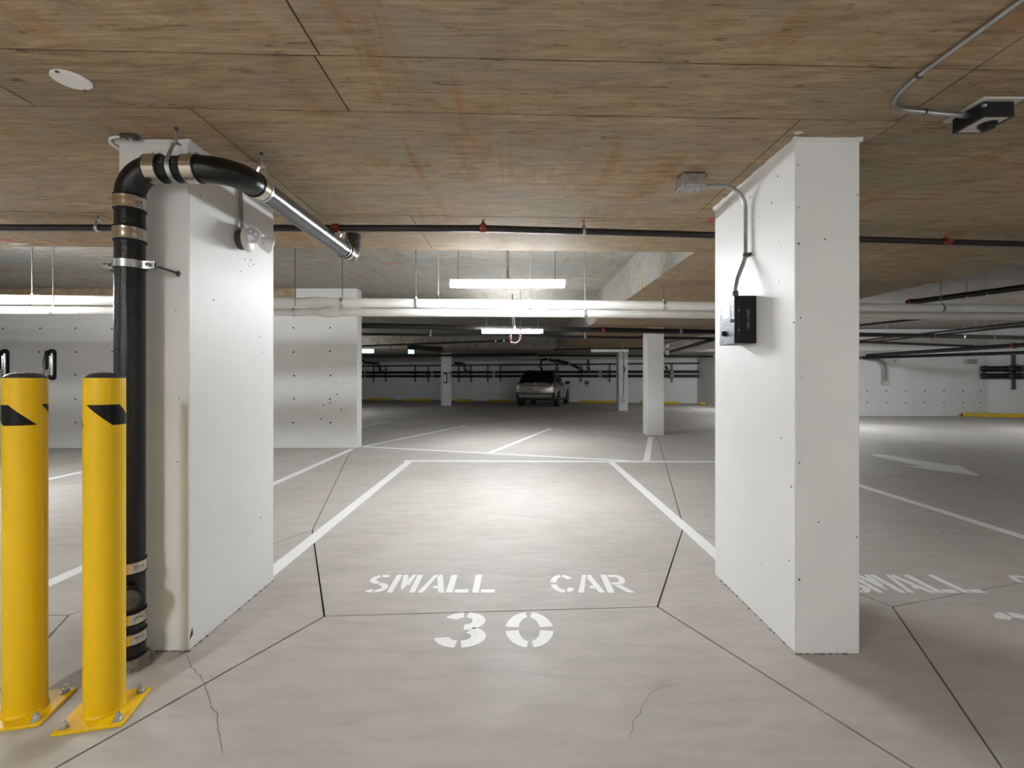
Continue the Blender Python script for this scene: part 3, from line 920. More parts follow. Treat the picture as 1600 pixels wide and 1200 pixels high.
on_face(.08, .22, .05, .11, 'printed_badge', 'bezel_grey', fp)
vs, fs = text_mesh('FCS', 0.042)
B().add([(bx0 - .0012, by1 - .052 - a * .95, bz0 + .093 + b) for a, b, c in vs], fs).build('lettering', 'face_print', fp, label='letters FCS')
k = B().lathe([(.016, 0), (.016, .006), (.013, .008), (.013, .022), (.011, .024)], (bx0, by1 - .075, bz0 + .062), (-1, 0, 0), 20).build('knob', 'black_plastic', ctl)
B().box((bx0 - .0245, by1 - .075, bz0 + .069), (.002, .003, .012)).build('pointer', 'silver_print', k)
B().lathe([(.010, 0), (.010, .010), (.008, .012)], (bx0, by0 + .022, bz0 + .125), (-1, 0, 0), 16).build('lock', 'rack_chrome', ctl)
# worn lettering down the side of the case
ly, lz = by0 - .0008, bz0 + .128
lb = B()
zz = lz + .055
for (w0, w1, hgt) in ((0, .014, .012), (0, .014, .010), (0, .014, .006), (0, .004, .004), (0, .014, .003), (.009, .014, .012), (0, .004, .004), (0, .014, .010), (0, .014, .008), (.002, .012, .003), (.006, .014, .006)):
    lb.box((1.258 + (w0 + w1) / 2, ly, zz - hgt / 2), (w1 - w0, .0012, hgt))
    zz -= hgt + .0025
lb.build('lettering', 'dim_print', ctl, label='worn grey lettering down the side')
for z in (bz0 + .18, bz0 + .072):
    B().lathe([(.0035, 0), (.003, .002)], (1.213, by0, z), (0, -1, 0), 10).build('screw', 'silver_print', ctl)
B().box((1.212, by0 - .0004, (bz0 + bz1) / 2), (.004, .001, .20)).build('door_seam', 'joint_filler', ctl)
# conduit up to the ceiling box
jb = Vector((0.975, 2.73, LOW))
cx = 1.288
zt = LOW - .052
path = [(1.215, 2.70, bz1 - .003), (1.217, 2.705, bz1 + .05), (1.235, 2.715, bz1 + .11), (1.272, 2.73, bz1 + .19), (cx, 2.735, bz1 + .235), (cx, 2.735, zt - .15)]
path += [tuple(p) for p in arc((cx - .13, 2.735, zt - .13), (1, 0, 0), (0, 0, 1), .13, 0.15, PI / 2, 10)] + [(1.05, 2.735, zt)]
cd = B().tube(path, .0105, 14).build('conduit', 'conduit_steel', ctl)
B().lathe([(.016, 0), (.016, .03), (.013, .033)], (1.216, 2.702, bz1), (0, 0, 1), 14).build('connector', 'dark_steel', cd)
st = B().strap([(cx + .018, 2.705, 1.990), (cx + .018, 2.722, 1.990), (cx - .008, 2.724, 1.990), (cx - .0135, 2.735, 1.990), (cx - .008, 2.746, 1.990), (cx + .018, 2.748, 1.990), (cx + .018, 2.78, 1.990)], (0, 0, .018), .002)
st.build('pipe_strap', 'dark_steel', cd)
jbx = thing('junction_box', (jb.x, jb.y, LOW), 'square steel junction box on the ceiling above the control box', 'junction box')
B().box((jb.x - .0, jb.y, LOW - .037), (.125, .125, .058)).build('body', 'galvanised_steel', jbx, bevel=.002)
B().box((jb.x, jb.y, LOW - .068), (.13, .13, .004)).build('cover', 'galvanised_steel', jbx, bevel=.001)
B().box((jb.x + .01, jb.y, LOW - .004), (.155, .04, .008)).build('mounting_ear', 'dark_steel', jbx)
for a, b in ((-.045, -.045), (.045, -.045), (-.045, .045), (.045, .045)):
    B().lathe([(.005, 0), (.004, .003)], (jb.x + a, jb.y + b, LOW - .070), (0, 0, -1), 8).build('screw', 'dark_steel', jbx)
B().lathe([(.010, 0), (.009, .001)], (jb.x + .01, jb.y - .0625, LOW - .037), (0, -1, 0), 12).build('knockout', 'conduit_steel', jbx)
B().lathe([(.0165, 0), (.0165, .02)], (jb.x + .0625, jb.y + .005, zt), (1, 0, 0), 14).build('connector', 'conduit_steel', jbx)

# ================================================================== SENSOR ON THE CEILING AT RIGHT
sx0, sx1, sy0, sy1 = 1.895, 2.022, 1.975, 2.115
sen = thing('ceiling_sensor', (1.96, 2.05, LOW), 'dark ceiling sensor box on a pale plate, top right', 'sensor')
B().box((1.962, 2.05, LOW - .004), (.165, .19, .008)).build('back_plate', 'off_white_plate', sen)
B().box(((sx0 + sx1) / 2, (sy0 + sy1) / 2, LOW - .036), (sx1 - sx0, sy1 - sy0, .056)).build('housing', 'black_plastic', sen, bevel=.002)
B().box(((sx0 + sx1) / 2, (sy0 + sy1) / 2, LOW - .066), (sx1 - sx0 + .004, sy1 - sy0 + .004, .004)).build('cover_plate', 'black_plastic', sen)
B().box(((sx0 + sx1) / 2, (sy0 + sy1) / 2, LOW - .0685), (sx1 - sx0 - .03, sy1 - sy0 - .02, .002)).build('label_plate', 'off_white_plate', sen)
se = B().lathe([(.033, 0), (.033, .008), (.026, .012), (.026, .018)], ((sx0 + sx1) / 2 + .012, sy0 + .06, LOW - .0695), (0, 0, -1), 20).build('sensor_head', 'black_plastic', sen)
B().lathe([(.010, .018), (.012, .03), (.008, .032)], ((sx0 + sx1) / 2 + .005, sy0 + .065, LOW - .0695), (0, 0, -1), 14).build('port', 'grey_cap', se)
B().lathe([(.007, 0), (.007, .012)], (1.905, sy0 + .002, LOW - .025), (-1, -.2, 0), 10).build('screw', 'galvanised_steel', sen)
# flexible conduit
ctrl = [(1.5, 1.25, LOW - .012), (1.497, 1.45, LOW - .012), (1.492, 1.64, LOW - .012), (1.49, 1.79, LOW - .012), (1.503, 1.90, LOW - .013), (1.535, 1.975, LOW - .013), (1.60, 2.025, LOW - .013), (1.70, 2.045, LOW - .013), (1.80, 2.05, LOW - .02), (1.892, 2.045, LOW - .028)]
def smooth(pts, n=8):
    P = [Vector(p) for p in pts]; out = []
    for i in range(len(P) - 1):
        p0 = P[max(0, i - 1)]; p1 = P[i]; p2 = P[i + 1]; p3 = P[min(len(P) - 1, i + 2)]
        for k in range(n):
            t = k / n
            out.append(0.5 * ((2 * p1) + (-p0 + p2) * t + (2 * p0 - 5 * p1 + 4 * p2 - p3) * t * t + (-p0 + 3 * p1 - 3 * p2 + p3) * t ** 3))
    out.append(P[-1]); return out
pp = smooth(ctrl, 26)
flex = thing('flexible_conduit', (1.5, 1.8, LOW), 'ribbed metal flexible conduit curving across the ceiling to the sensor', 'conduit')
B().tube(pp, [.0082 if i % 2 else .0098 for i in range(len(pp))], 10).build('ribbed_sheath', 'conduit_steel', flex, angle=80)
B().lathe([(.013, 0), (.013, .03), (.011, .034)], (1.865, 2.046, LOW - .026), (1, 0, -.06), 12).build('connector', 'galvanised_steel', flex)
for (x, yy, ang) in ((1.49, 1.80, 0.0), (1.72, 2.048, 1.45)):
    B().box((x, yy, LOW - .013), (.026, .008, .020), ang).build('clip', 'dark_steel', flex, bevel=.003)

# round cover on the ceiling
cov = thing('ceiling_cover', (-1.685, 1.842, LOW), 'round white blank cover on the ceiling, top left', 'cover plate')
B().lathe([(.062, 0), (.062, .004), (.058, .008), (.001, .009)], (-1.685, 1.842, LOW), (0, 0, -1), 36).build('disc', 'white_plastic', cov)
B().lathe([(.012, .008), (.012, .011), (.010, .012)], (-1.685, 1.842, LOW), (0, 0, -1), 16).build('boss', 'white_plastic', cov)
for s in (-1, 1):
    B().box((-1.685, 1.842 + s * .058, LOW - .008), (.012, .007, .005)).build('notch', 'dark_steel', cov)

# cable clip on the ceiling by the left column
cl = thing('cable_clamp', (-1.80, 2.25, LOW), 'small steel cable clamp at the head of the left column', 'clamp')
B().box((-1.80, 2.262, LOW - .012), (.07, .03, .018), 0.15).build('clamp_body', 'dark_steel', cl, bevel=.003)
for a in (-.018, .012):
    B().lathe([(.007, 0), (.006, .008)], (-1.80 + a, 2.255, LOW - .02), (0, -.3, -1), 6).build('nut', 'galvanised_steel', cl)
B().tube(smooth([(-1.825, 2.262, LOW - .014), (-1.86, 2.262, LOW - .010), (-1.895, 2.268, LOW - .016), (-1.91, 2.30, LOW - .03), (-1.912, 2.40, LOW - .03), (-1.912, 2.8, LOW - .02)], 6), .006, 8).build('cable', 'white_plastic', cl)

# little red markers on the soffit
for (x, yy, w, h, z, lab) in ((603, 411, .075, .02, HIGH, 'left pink paint mark on the higher ceiling slab'), (618, 411, .06, .02, HIGH, 'right pink paint mark on the higher ceiling slab'), (1109, 344, .06, .10, LOW, 'red triangular paint mark by the right column head'), (3, 375, .10, .03, LOW, 'faint red paint mark on ceiling at the left edge')):
    d = (z - EYE) * F / (VY - yy)
    X = (x - VX) / F * d
    pts = [(X - w, d - h), (X + w, d - h * .8), (X + w * .6, d + h), (X - w * .9, d + h * .7)]
    if 'triangular' in lab:
        pts = [(X - .04, d - .02), (X + .025, d - .10), (X + .03, d + .06)]
    tag(B().prism(pts, z - .0022, z - .0014).build('paint_mark', 'red_marker', loc=(X, d, z)), lab, 'paint mark')
for (x, yy, sx_, sy_, lab) in ((1247, 207, .022, .012, 'white plaster dab on ceiling by right column head'), (28, 381, .10, .02, 'white plaster smear on ceiling at the left edge')):
    d = (LOW - EYE) * F / (VY - yy); X = (x - VX) / F * d
    pts = [(X + sx_ * math.cos(a) * random.uniform(.7, 1.2), d + sy_ * math.sin(a) * random.uniform(.7, 1.2)) for a in [i * PI / 6 for i in range(12)]]
    tag(B().prism(pts, LOW - .003, LOW - .0014).build('plaster_mark', 'white_column_paint', loc=(X, d, LOW)), lab, 'plaster mark')

# ================================================================== SPRINKLER PIPE
def pipe_run(name, pts, r, mat, label, cat='pipe', group=None, n=14):
    t = thing(name, pts[0], label, cat, group)
    B().tube(pts, r, n).build('run', mat, t)
    return t
def coupling(par, p, ax, r, L=.05, mat='red_paint', lugs=True):
    ax = Vector(ax).normalized()
    o = B().lathe([(r * 1.05, -L / 2), (r * 1.28, -L / 2 + .004), (r * 1.34, 0), (r * 1.28, L / 2 - .004), (r * 1.05, L / 2)], p, ax, 16).build('coupling', mat, par)
    if lugs:
        for s in (-1, 1):
            B().box(Vector(p) + Vector((0, s * r * 1.75, 0)), (L * .8, r * .7, r * .9)).build('lug', mat, o)
    return o
def upright_head(par, p, r, h=.045):
    p = Vector(p)
    o = B().lathe([(r * .6, r), (r * .6, r + .018), (.009, r + .02), (.009, r + .028)], p, (0, 0, 1), 12).build('sprinkler_boss', 'red_paint', par)
    B().lathe([(.010, r + .026), (.010, r + .036), (.006, r + .037)], p, (0, 0, 1), 6).build('sprinkler_base', 'brass', o)
    for s in (-1, 1):
        B().tube([p + Vector((s * .009, 0, r + .036)), p + Vector((s * .013, 0, r + .048)), p + Vector((s * .003, 0, r + .062))], .0028, 6).build('frame_arm', 'brass', o)
    B().lathe([(.003, r + .060), (.016, r + .064), (.016, r + .066)], p, (0, 0, 1), 14).build('deflector', 'brass', o)
SZ = 2.352
spA = Vector((-6.2, 3.40, SZ)); spB = Vector((-0.235, 3.43, SZ)); spC = Vector((5.2, 3.95, SZ))
spr = pipe_run('sprinkler_pipe', [tuple(spA), tuple(spB), tuple(spC)], .0235, 'dark_steel_pipe', 'dark sprinkler pipe under the near ceiling behind both near columns')
def on_spr(x):
    for a, b in ((spA, spB), (spB, spC)):
        # where the vertical plane through pixel column x meets the pipe
        k = (x - VX) / F
        den = (b.x - a.x) - k * (b.y - a.y)
        t = (k * a.y - a.x) / den
        if -1e-6 <= t <= 1:
            return a.lerp(b, t)
for x in (525, 755, 1477):
    p = on_spr(x)
    coupling(spr, p, (1, .05, 0), .0235)
    if x != 525:
        upright_head(spr, p, .0235, .03)
for x in (153, 912):
    p = on_spr(x)
    clevis(p, (1, .05, 0), .0235, LOW, spr, .02, .004)

# ================================================================== WHITE JACKETED PIPES
wa = Vector((-9.0, 5.31, 2.180)); wb = Vector((11.5, 6.54, 2.180)); WR = .056
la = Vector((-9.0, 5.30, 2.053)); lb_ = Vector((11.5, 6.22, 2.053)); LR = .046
def on_line(a, b, x):
    k = (x - VX) / F
    t = (k * a.y - a.x) / ((b.x - a.x) - k * (b.y - a.y))
    return a.lerp(b, t)
def on_w(x): return on_line(wa, wb, x)
def jacketed(a0, b0, r, mat, label, n):
    d = (b0 - a0).normalized()
    t = thing('insulated_pipe', tuple(a0), label, 'pipe', 'jacketed pipes spanning the garage')
    for i in range(n):
        a = a0.lerp(b0, i / n); b = a0.lerp(b0, (i + 1) / n); L = (b - a).length
        B().lathe([(r - .0015, 0), (r, .002), (r, L - .06), (r + .0018, L - .058), (r + .0018, L - .001)], a, d, 28).build('jacket_section', mat, t)
    return t, d
wp, wdir = jacketed(wa, wb, WR, 'white_jacket', 'upper bright white jacketed pipe spanning the whole garage below the strip lamp', 17)
lp, ldir = jacketed(la, lb_, LR, 'shaded_jacket', 'lower jacketed pipe, shade painted into its grey, just under the bright white one', 15)
B().lathe([(WR, -.16), (WR + .008, -.13), (WR + .012, -.05), (WR + .012, .02), (WR + .008, .09), (WR, .13)], on_w(500), wdir, 28).build('fitting_cover', 'white_jacket', wp)
B().lathe([(LR, -.13), (LR + .010, -.09), (LR + .016, -.02), (LR + .016, .03), (LR + .009, .09), (LR, .12)], on_line(la, lb_, 514), ldir, 28).build('fitting_cover', 'shaded_jacket', lp)
def rod_hanger(par, p, r, top, name='hanger'):
    o = B().strap([p + Vector((0, math.cos(a), math.sin(a))) * (r + .004) for a in [i * 2 * PI / 20 for i in range(21)]], (.03, 0, 0), .003).build(name, 'galvanised_steel', par)
    B().tube([p + Vector((0, 0, r)), (p.x, p.y, top)], .0055, 8).build('hanger_rod', 'threaded_rod', o)
    B().lathe([(.012, 0), (.012, .016)], p + Vector((0, 0, r + .003)), (0, 0, 1), 6).build('nut', 'galvanised_steel', o)
def soffit(q): return LOW if STX0 < q.x < STX1 else HIGH
for x in (50, 535, 650, 828, 1037, 1470):
    q = on_w(x); rod_hanger(wp, q, WR, soffit(q))
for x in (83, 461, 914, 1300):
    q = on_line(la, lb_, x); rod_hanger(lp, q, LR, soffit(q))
q = on_w(681)
ve = thing('vent_plug', tuple(q + Vector((0, 0.1, WR))), 'small dark upright plug behind the white pipe', 'plug')
B().tube([q + Vector((0, .19, -.05)), q + Vector((0, .19, WR + .035))], .012, 12).build('stub', 'black_steel_pipe', ve)
B().lathe([(.017, 0), (.017, .03), (.012, .04)], q + Vector((0, .19, WR + .035)), (0, 0, 1), 12).build('cap', 'dark_steel', ve)
B().tube([q + Vector((0, .19, WR + .04)), (q.x, q.y + .19, HIGH)], .004, 6).build('rod', 'galvanised_steel', ve)

# ================================================================== STRIP LAMPS
def strip_lamp(c, label, top, conduit=True, rods=(-.52, .50), rz=0.0, led='led_diffuser'):
    c = Vector(c)
    t = thing('strip_lamp', tuple(c), label, 'lamp', 'hanging strip lamps', rz)
    L = 1.20
    hous = B()
    hous.box((0, 0, .031), (L, .070, .022))
    hous.build('housing', 'white_plastic', t, local=True, bevel=.003)
    prof = [(0, -.044, .020), (0, -.047, .006), (0, -.046, -.012), (0, -.038, -.027), (0, -.018, -.035), (0, .018, -.035), (0, .038, -.027), (0, .046, -.012), (0, .047, .006), (0, .044, .020)]
    B().extrude([(-L / 2 + .008, b, z) for a, b, z in prof], (L - .016, 0, 0)).build('diffuser', led, t, local=True)
    for s in (-1, 1):
        B().box((s * (L / 2 + .002), 0, .002), (.012, .096, .078)).build('end_cap', 'white_plastic', t, local=True, bevel=.003)
    for rx in rods:
        rr = B().tube([(rx, 0, .045), (rx, 0, top - c.z)], .0045, 8).build('suspension_rod', 'threaded_rod', t, local=True)
    if conduit:
        B().tube([(0, 0, .045), (0, 0, top - c.z)], .013, 12).build('feed_conduit', 'threaded_rod', t, local=True)
        B().lathe([(.022, .047), (.022, .06), (.016, .065)], (0, 0, 0), (0, 0, 1), 14).build('feed_collar', 'galvanised_steel', t, local=True)
    return t
strip_lamp((-.094, 5.12, 2.286), 'lit white strip lamp hanging just above the white pipe', HIGH)
strip_lamp((-.08, 9.6, 2.212), 'lit white strip lamp hanging further back over the mid floor', HIGH, rz=-.03)
strip_lamp((-5.88, 4.9, 2.286), 'strip lamp of the left bay outside the picture', HIGH)
strip_lamp((8.4, 13.0, 2.25), 'strip lamp of the right bay hidden behind the right column', HIGH)
strip_lamp((-2.25, -1.1, 2.25), 'strip lamp of the left bay behind the camera', LOW, rz=PI / 2)
strip_lamp((-7.6, 17.0, 2.25), 'added strip lamp brightening the far bay, hidden behind the wing wall', HIGH)  # unseen lamp, added to lift the dark far end
strip_lamp((8.66, 19.4, 2.20), 'added dimmed strip lamp brightening the far bay, hidden behind the right column', LOW, led='led_dimmed')  # second unseen lamp, added so the far wall comes up brighter
strip_lamp((13.5, 10.5, 2.25), 'added strip lamp outside the picture, brightening the right wall', HIGH)  # added out of view to brighten the right wall
strip_lamp((-7.2, 0.4, 2.25), 'dimmed strip lamp of the left bay outside the picture', LOW, led='led_dimmed')
strip_lamp((4.9, -1.2, 2.25), 'strip lamp of the right bay behind the camera', LOW, led='led_dimmed')

# ================================================================== BACKGROUND PIPES
def far_pipe(pix, d, r, mat, label, fits=(), hang=(), name='overhead_pipe', top=None, heads=()):
    """pix: (x, y) pairs of the axis; d: depths"""
    pts = [Vector(at(x, yy, dd)) for (x, yy), dd in zip(pix, d)]
    t = pipe_run(name, [tuple(p) for p in pts], r, mat, label, 'pipe', 'dark pipes under the far ceiling', 10)
    def along(f):
        return pts[0].lerp(pts[-1], f) if len(pts) == 2 else pts[0].lerp(pts[-1], f)
    dirv = (pts[-1] - pts[0]).normalized()
    for f in fits:
        coupling(t, along(f), dirv, r, r * 2.4, lugs=False)
    for f in hang:
        p = along(f)
        B().strap([p + Vector((0, math.cos(a), math.sin(a))) * (r + .004) for a in [i * 2 * PI / 12 for i in range(13)]], (.04, 0, 0), .004).build('hanger', 'galvanised_steel', t)
        B().tube([p + Vector((0, 0, r)), (p.x, p.y, top or HIGH)], .006, 6).build('hanger_rod', 'galvanised_steel', t)
    return t
def pz(x0, y0, x1, y1, z, r, mat, label, ext0=0.0, ext1=0.0, **kw):
    """a level pipe at height z seen through two pixels"""
    d0 = (z - EYE) * F / (VY - y0); d1 = (z - EYE) * F / (VY - y1)
    A = Vector(at(x0, y0, d0)); Bp = Vector(at(x1, y1, d1))
    v = (Bp - A)
    A2 = A - v * ext0; B2 = Bp + v * ext1
    t = pipe_run('overhead_pipe', [tuple(A2), tuple(B2)], r, mat, label, 'pipe', 'dark pipes under the far ceiling', 10)
    vd = v.normalized()
    for x in kw.get('fits', ()):
        k = (x - VX) / F
        s = (k * A.y - A.x) / ((Bp.x - A.x) - k * (Bp.y - A.y))
        coupling(t, A.lerp(Bp, s), vd, r, max(.05, r * 1.2), lugs=False)
    for x in kw.get('hang', ()):
        k = (x - VX) / F
        s = (k * A.y - A.x) / ((Bp.x - A.x) - k * (Bp.y - A.y))
        p = A.lerp(Bp, s)
        h = B().strap([p + Vector((0, math.cos(a), math.sin(a))) * (r + .004) for a in [i * 2 * PI / 12 for i in range(13)]], (.05, 0, 0), .005).build('hanger', 'galvanised_steel', t)
        tp = kw.get('top') or (LOW if STX0 < p.x < STX1 or p.y > FARY else HIGH)
        B().tube([p + Vector((0, 0, r)), (p.x, p.y, tp)], .006, 6).build('hanger_rod', 'galvanised_steel', h)
    return t
pz(558, 508.5, 1600, 527.5, 2.33, .055, 'black_steel_pipe', 'thick black pipe directly under the white jacketed pipe', .03, .15, fits=(942, 1457), hang=(804, 1063, 1505))
pz(558, 522, 1115, 529, 2.31, .032, 'black_steel_pipe', 'thinner black pipe crossing in front of the slim column head', .35, .2, fits=(566, 1001, 1023), hang=(673, 914))
pz(558, 541, 800, 532, 2.32, .03, 'dark_steel_pipe', 'brown pipe slanting toward the second strip lamp', .2, 0, fits=(798,), hang=(775, 788))
pz(866, 546, 1010, 544.5, 2.30, .035, 'dark_steel_pipe', 'brown pipe left of the slim column at mid depth', 0, .2, fits=(866,))
pz(558, 556.5, 840, 553.5, 2.28, .05, 'black_steel_pipe', 'black pipe crossing above the far left column', .2, 0, fits=(838,))
pz(840, 555.5, 1115, 557, 2.28, .045, 'black_steel_pipe', 'black pipe crossing above the narrow far column', 0, .3)
pz(690, 546.5, 640, 542, 2.27, .09, 'black_steel_pipe', 'short thick black pipe above the far exit sign', 0, 0, fits=(688,), hang=(665,))
pz(1036, 553, 1120, 529, 2.25, .05, 'black_steel_pipe', 'black pipe slanting behind the slim column', .1, .6, fits=(1060, 1090), hang=(1075,))
pz(1420, 472.5, 1600, 449, 2.58, .045, 'black_steel_pipe', 'black pipe rising above the white pipe at right', .02, .3, hang=(1510, 1541), fits=(1424,))
pz(1350, 507.5, 1407, 501.5, 2.56, .028, 'black_steel_pipe', 'thin dark pipe just below the white pipe beside the right column', .5, .8)
pz(1347, 532, 1600, 504, 2.36, .022, 'black_steel_pipe', 'upper of two thin conduits crossing the right bay', .1, .2, hang=(1540,))
pz(1347, 535.5, 1600, 509, 2.36, .022, 'black_steel_pipe', 'lower of two thin conduits crossing the right bay', .1, .2)
pz(1347, 534, 1545, 542, 2.20, .035, 'black_steel_pipe', 'straight dark pipe across the right bay with sprinkler fittings', .3, 0, fits=(1366, 1387), hang=(1387,))
pz(1347, 556, 1600, 539, 2.05, .055, 'black_steel_pipe', 'thick black pipe rising to the right over the right wall', .1, .2, fits=(1585,), hang=(1555,))
pz(1347, 559, 1600, 551, 1.97, .05, 'black_steel_pipe', 'black pipe just above the plain right wall', .1, .2, hang=(1524,))

ub = thing('sprinkler_drop', at(806, 530, 9.35), 'small red U-shaped sprinkler drop just below the second strip lamp', 'sprinkler')
B().tube([at(798, 516, 9.35), at(798, 534, 9.35), at(801, 537, 9.35), at(808, 536, 9.35), at(813, 531, 9.35), at(813.5, 512, 9.35)], .014, 10).build('bent_tube', 'red_paint', ub)
B().lathe([(.03, -.02), (.034, 0), (.03, .02)], at(801, 537, 9.35), (1, 0, .1), 12).build('tee', 'red_paint', ub)
B().tube([at(813.5, 512, 9.35), (at(813.5, 512, 9.35)[0], 9.35, HIGH)], .006, 6).build('hanger_rod', 'threaded_rod', ub)

# pipes fixed to the far wall
wdir2 = (FW1 - FW0).normalized(); wn = Vector((wdir2.y, -wdir2.x))
def fw(x, off=0.0, z=0.0):
    """the point of the far wall in pixel column x, off metres in front of it"""
    a = FW0 + wn * off
    k = (x - VX) / F
    t = (k * a.y - a.x) / (wdir2.x - k * wdir2.y)
    p = a + wdir2 * t
    return Vector((p.x, p.y, z))
def far_wall_pipe(z, r, label):
    t = pipe_run('mounted_pipe', [tuple(fw(520, .22, z)), tuple(fw(1150, .22, z))], r, 'black_steel_pipe', label, 'pipe', 'twin black pipes on the far wall', 12)
    for x in (571, 676, 772, 938, 1050):
        p = fw(x, .22, z)
        B().lathe([(r * 1.2, -.07), (r * 1.2, .07)], p, (wdir2.x, wdir2.y, 0), 12).build('coupling_band', 'galvanised_steel', t)
    return t
far_wall_pipe(1.60, .068, 'upper of the twin black pipes along the far wall')
far_wall_pipe(1.385, .068, 'lower of the twin black pipes along the far wall')
for x, lab in ((584, 'leftmost steel pipe bracket on the far wall'), (603, 'second steel pipe bracket on the far wall'), (649, 'third steel pipe bracket on the far wall'), (669, 'steel pipe bracket just left of the far left column'), (717, 'steel pipe bracket just right of the far left column'), (736, 'second bracket right of the far left column'), (762, 'third bracket right of the far left column'), (782, 'steel pipe bracket just left of the parked car'), (908, 'steel pipe bracket right of the parked car'), (953, 'steel pipe bracket left of the narrow far column'), (1050, 'steel pipe bracket right of the slim column')):
    p = fw(x, .09, 0)
    s = thing('pipe_bracket', (p.x, p.y, 1.1), lab, 'bracket', 'steel brackets of the far wall pipes')
    B().box((p.x, p.y, 1.52), (.06, .05, .95), math.atan2(wdir2.y, wdir2.x)).build('channel', 'dark_steel', s)
    for z in (1.27, 1.50, 1.73):
        B().box((p.x + wn.x * .13, p.y + wn.y * .13, z), (.05, .30, .025), math.atan2(wdir2.y, wdir2.x)).build('clip', 'dark_steel', s)
B_ = pipe_run('mounted_pipe', [tuple(fw(520, .3, 1.98)), tuple(fw(1150, .3, 2.02))], .035, 'black_steel_pipe', 'thin black pipe above the twin pipes on the far wall', 'pipe', 'twin black pipes on the far wall', 8)
# drops joining the ceiling pipes with the wall pipes
def drop(pix, off, r, label):
    t = thing('drop_pipe', tuple(fw(pix[0][0], off, 1.6)), label, 'pipe', 'jointed black drop pipes')
    pts = []
    for x, yy in pix:
        p = fw(x, off)
        pts.append((p.x, p.y, EYE + (VY - yy) / F * p.y))
    B().tube(pts, r, 8).build('run', 'black_steel_pipe', t)
    for q in pts[1:-1]:
        B().lathe([(r * 1.25, -.07), (r * 1.4, 0), (r * 1.25, .07)], q, (.3, 0, 1), 10).build('joint', 'dark_steel', t)
        B().lathe([(.02, 0), (.02, .03)], Vector(q) + Vector((0, -r * 1.3, 0)), (0, -1, 0), 8).build('clamp_screw', 'galvanised_steel', t)
drop([(567, 563), (571, 567), (590, 568), (592, 574), (595, 581)], .35, .065, 'jointed black drop pipe at the left of the far wall')
drop([(710, 567), (724, 568), (726, 575), (729, 582)], .35, .065, 'jointed black drop pipe right of the far left column')
drop([(855, 561), (846, 563), (844, 572), (848, 581)], .35, .065, 'jointed black drop pipe above the parked car')
drop([(858, 562), (870, 566), (870, 575), (872, 582)], .35, .065, 'jointed black drop pipe right of the car roof')
drop([(868, 563), (890, 568), (906, 576), (911, 582)], .4, .075, 'long slanting black drop pipe right of the parked car')
drop([(919, 562), (919, 572), (921, 582)], .35, .065, 'short vertical black drop pipe left of the narrow column')
drop([(1040, 572), (1043, 578), (1046, 584)], .35, .065, 'short black drop pipe beside the slim column')
# sign and tags on the far wall
p = fw(917, .03, 0)
sg = thing('notice_sign', (p.x, p.y, 0.95), 'small reddish notice on the far wall right of the car', 'sign')
B().box((p.x, p.y, 1.03), (.22, .02, .20), math.atan2(wdir2.y, wdir2.x)).build('panel', 'red_sign', sg)
B().box((p.x, p.y, 0.86), (.18, .02, .07), math.atan2(wdir2.y, wdir2.x)).build('lower_strip', 'plate_pink', sg)

# ---- exit signs
def exit_sign(x0, x1, y0, y1, d, label):
    c = Vector(at((x0 + x1) / 2, (y0 + y1) / 2, d))
    w = (x1 - x0) / F * d; h = (y1 - y0) / F * d
    t = thing('exit_sign', tuple(c), label, 'exit sign', 'lit green exit signs')
    B().box((c.x, c.y + .03, c.z), (w + .03, .05, h + .03)).build('case', 'white_plastic', t)
    fc = B().box((c.x, c.y + .003, c.z), (w, .008, h)).build('lit_face', 'exit_sign_face', t)
    # running figure and doorway
    g = B()
    g.box((c.x + w * .2, c.y - .003, c.z), (w * .22, .004, h * .8))
    g.box((c.x - w * .12, c.y - .003, c.z - h * .05), (w * .1, .004, h * .55), 0)
    g.box((c.x - w * .2, c.y - .003, c.z + h * .1), (w * .2, .004, h * .12), 0)
    g.build('pictogram', 'exit_sign_figure', fc)
    B().tube([(c.x, c.y + .03, c.z + h / 2), (c.x, c.y + .03, LOW if d > FARY else HIGH)], .01, 6).build('stem', 'galvanised_steel', t)
exit_sign(566, 584, 545.5, 551.5, 18.0, 'lit green exit sign next to the wing wall end')
exit_sign(638, 647, 544.5, 552.5, 18.4, 'lit green exit sign above the far floor, nearer the middle')
# unlit strip lamps far away
def dead_lamp(x0, x1, y, d, label):
    a = Vector(at(x0, y, d)); b = Vector(at(x1, y, d))
    t = thing('strip_lamp', tuple((a + b) / 2), label, 'lamp', 'hanging strip lamps')
    m = (a + b) / 2; L = (b - a).length
    B().box((m.x, m.y, m.z + .035), (L, .07, .03)).build('housing', 'white_plastic', t)
    B().extrude([(m.x - L / 2 + .01, m.y + q, m.z + w) for q, w in ((-.045, .02), (-.04, -.02), (-.015, -.04), (.015, -.04), (.04, -.02), (.045, .02))], (L - .02, 0, 0)).build('diffuser', 'white_plastic', t)
    for s in (-.35, .35):
        B().tube([(m.x + s * L, m.y, m.z + .05), (m.x + s * L, m.y, LOW if (m.y > FARY or STX0 < m.x < STX1) else HIGH)], .006, 6).build('suspension_rod', 'galvanised_steel', t)
dead_lamp(648, 689, 546.2, 18.8, 'unlit white strip lamp beside the far exit sign')
dead_lamp(923, 982, 548.3, 15.3, 'unlit white strip lamp left of the slim column')

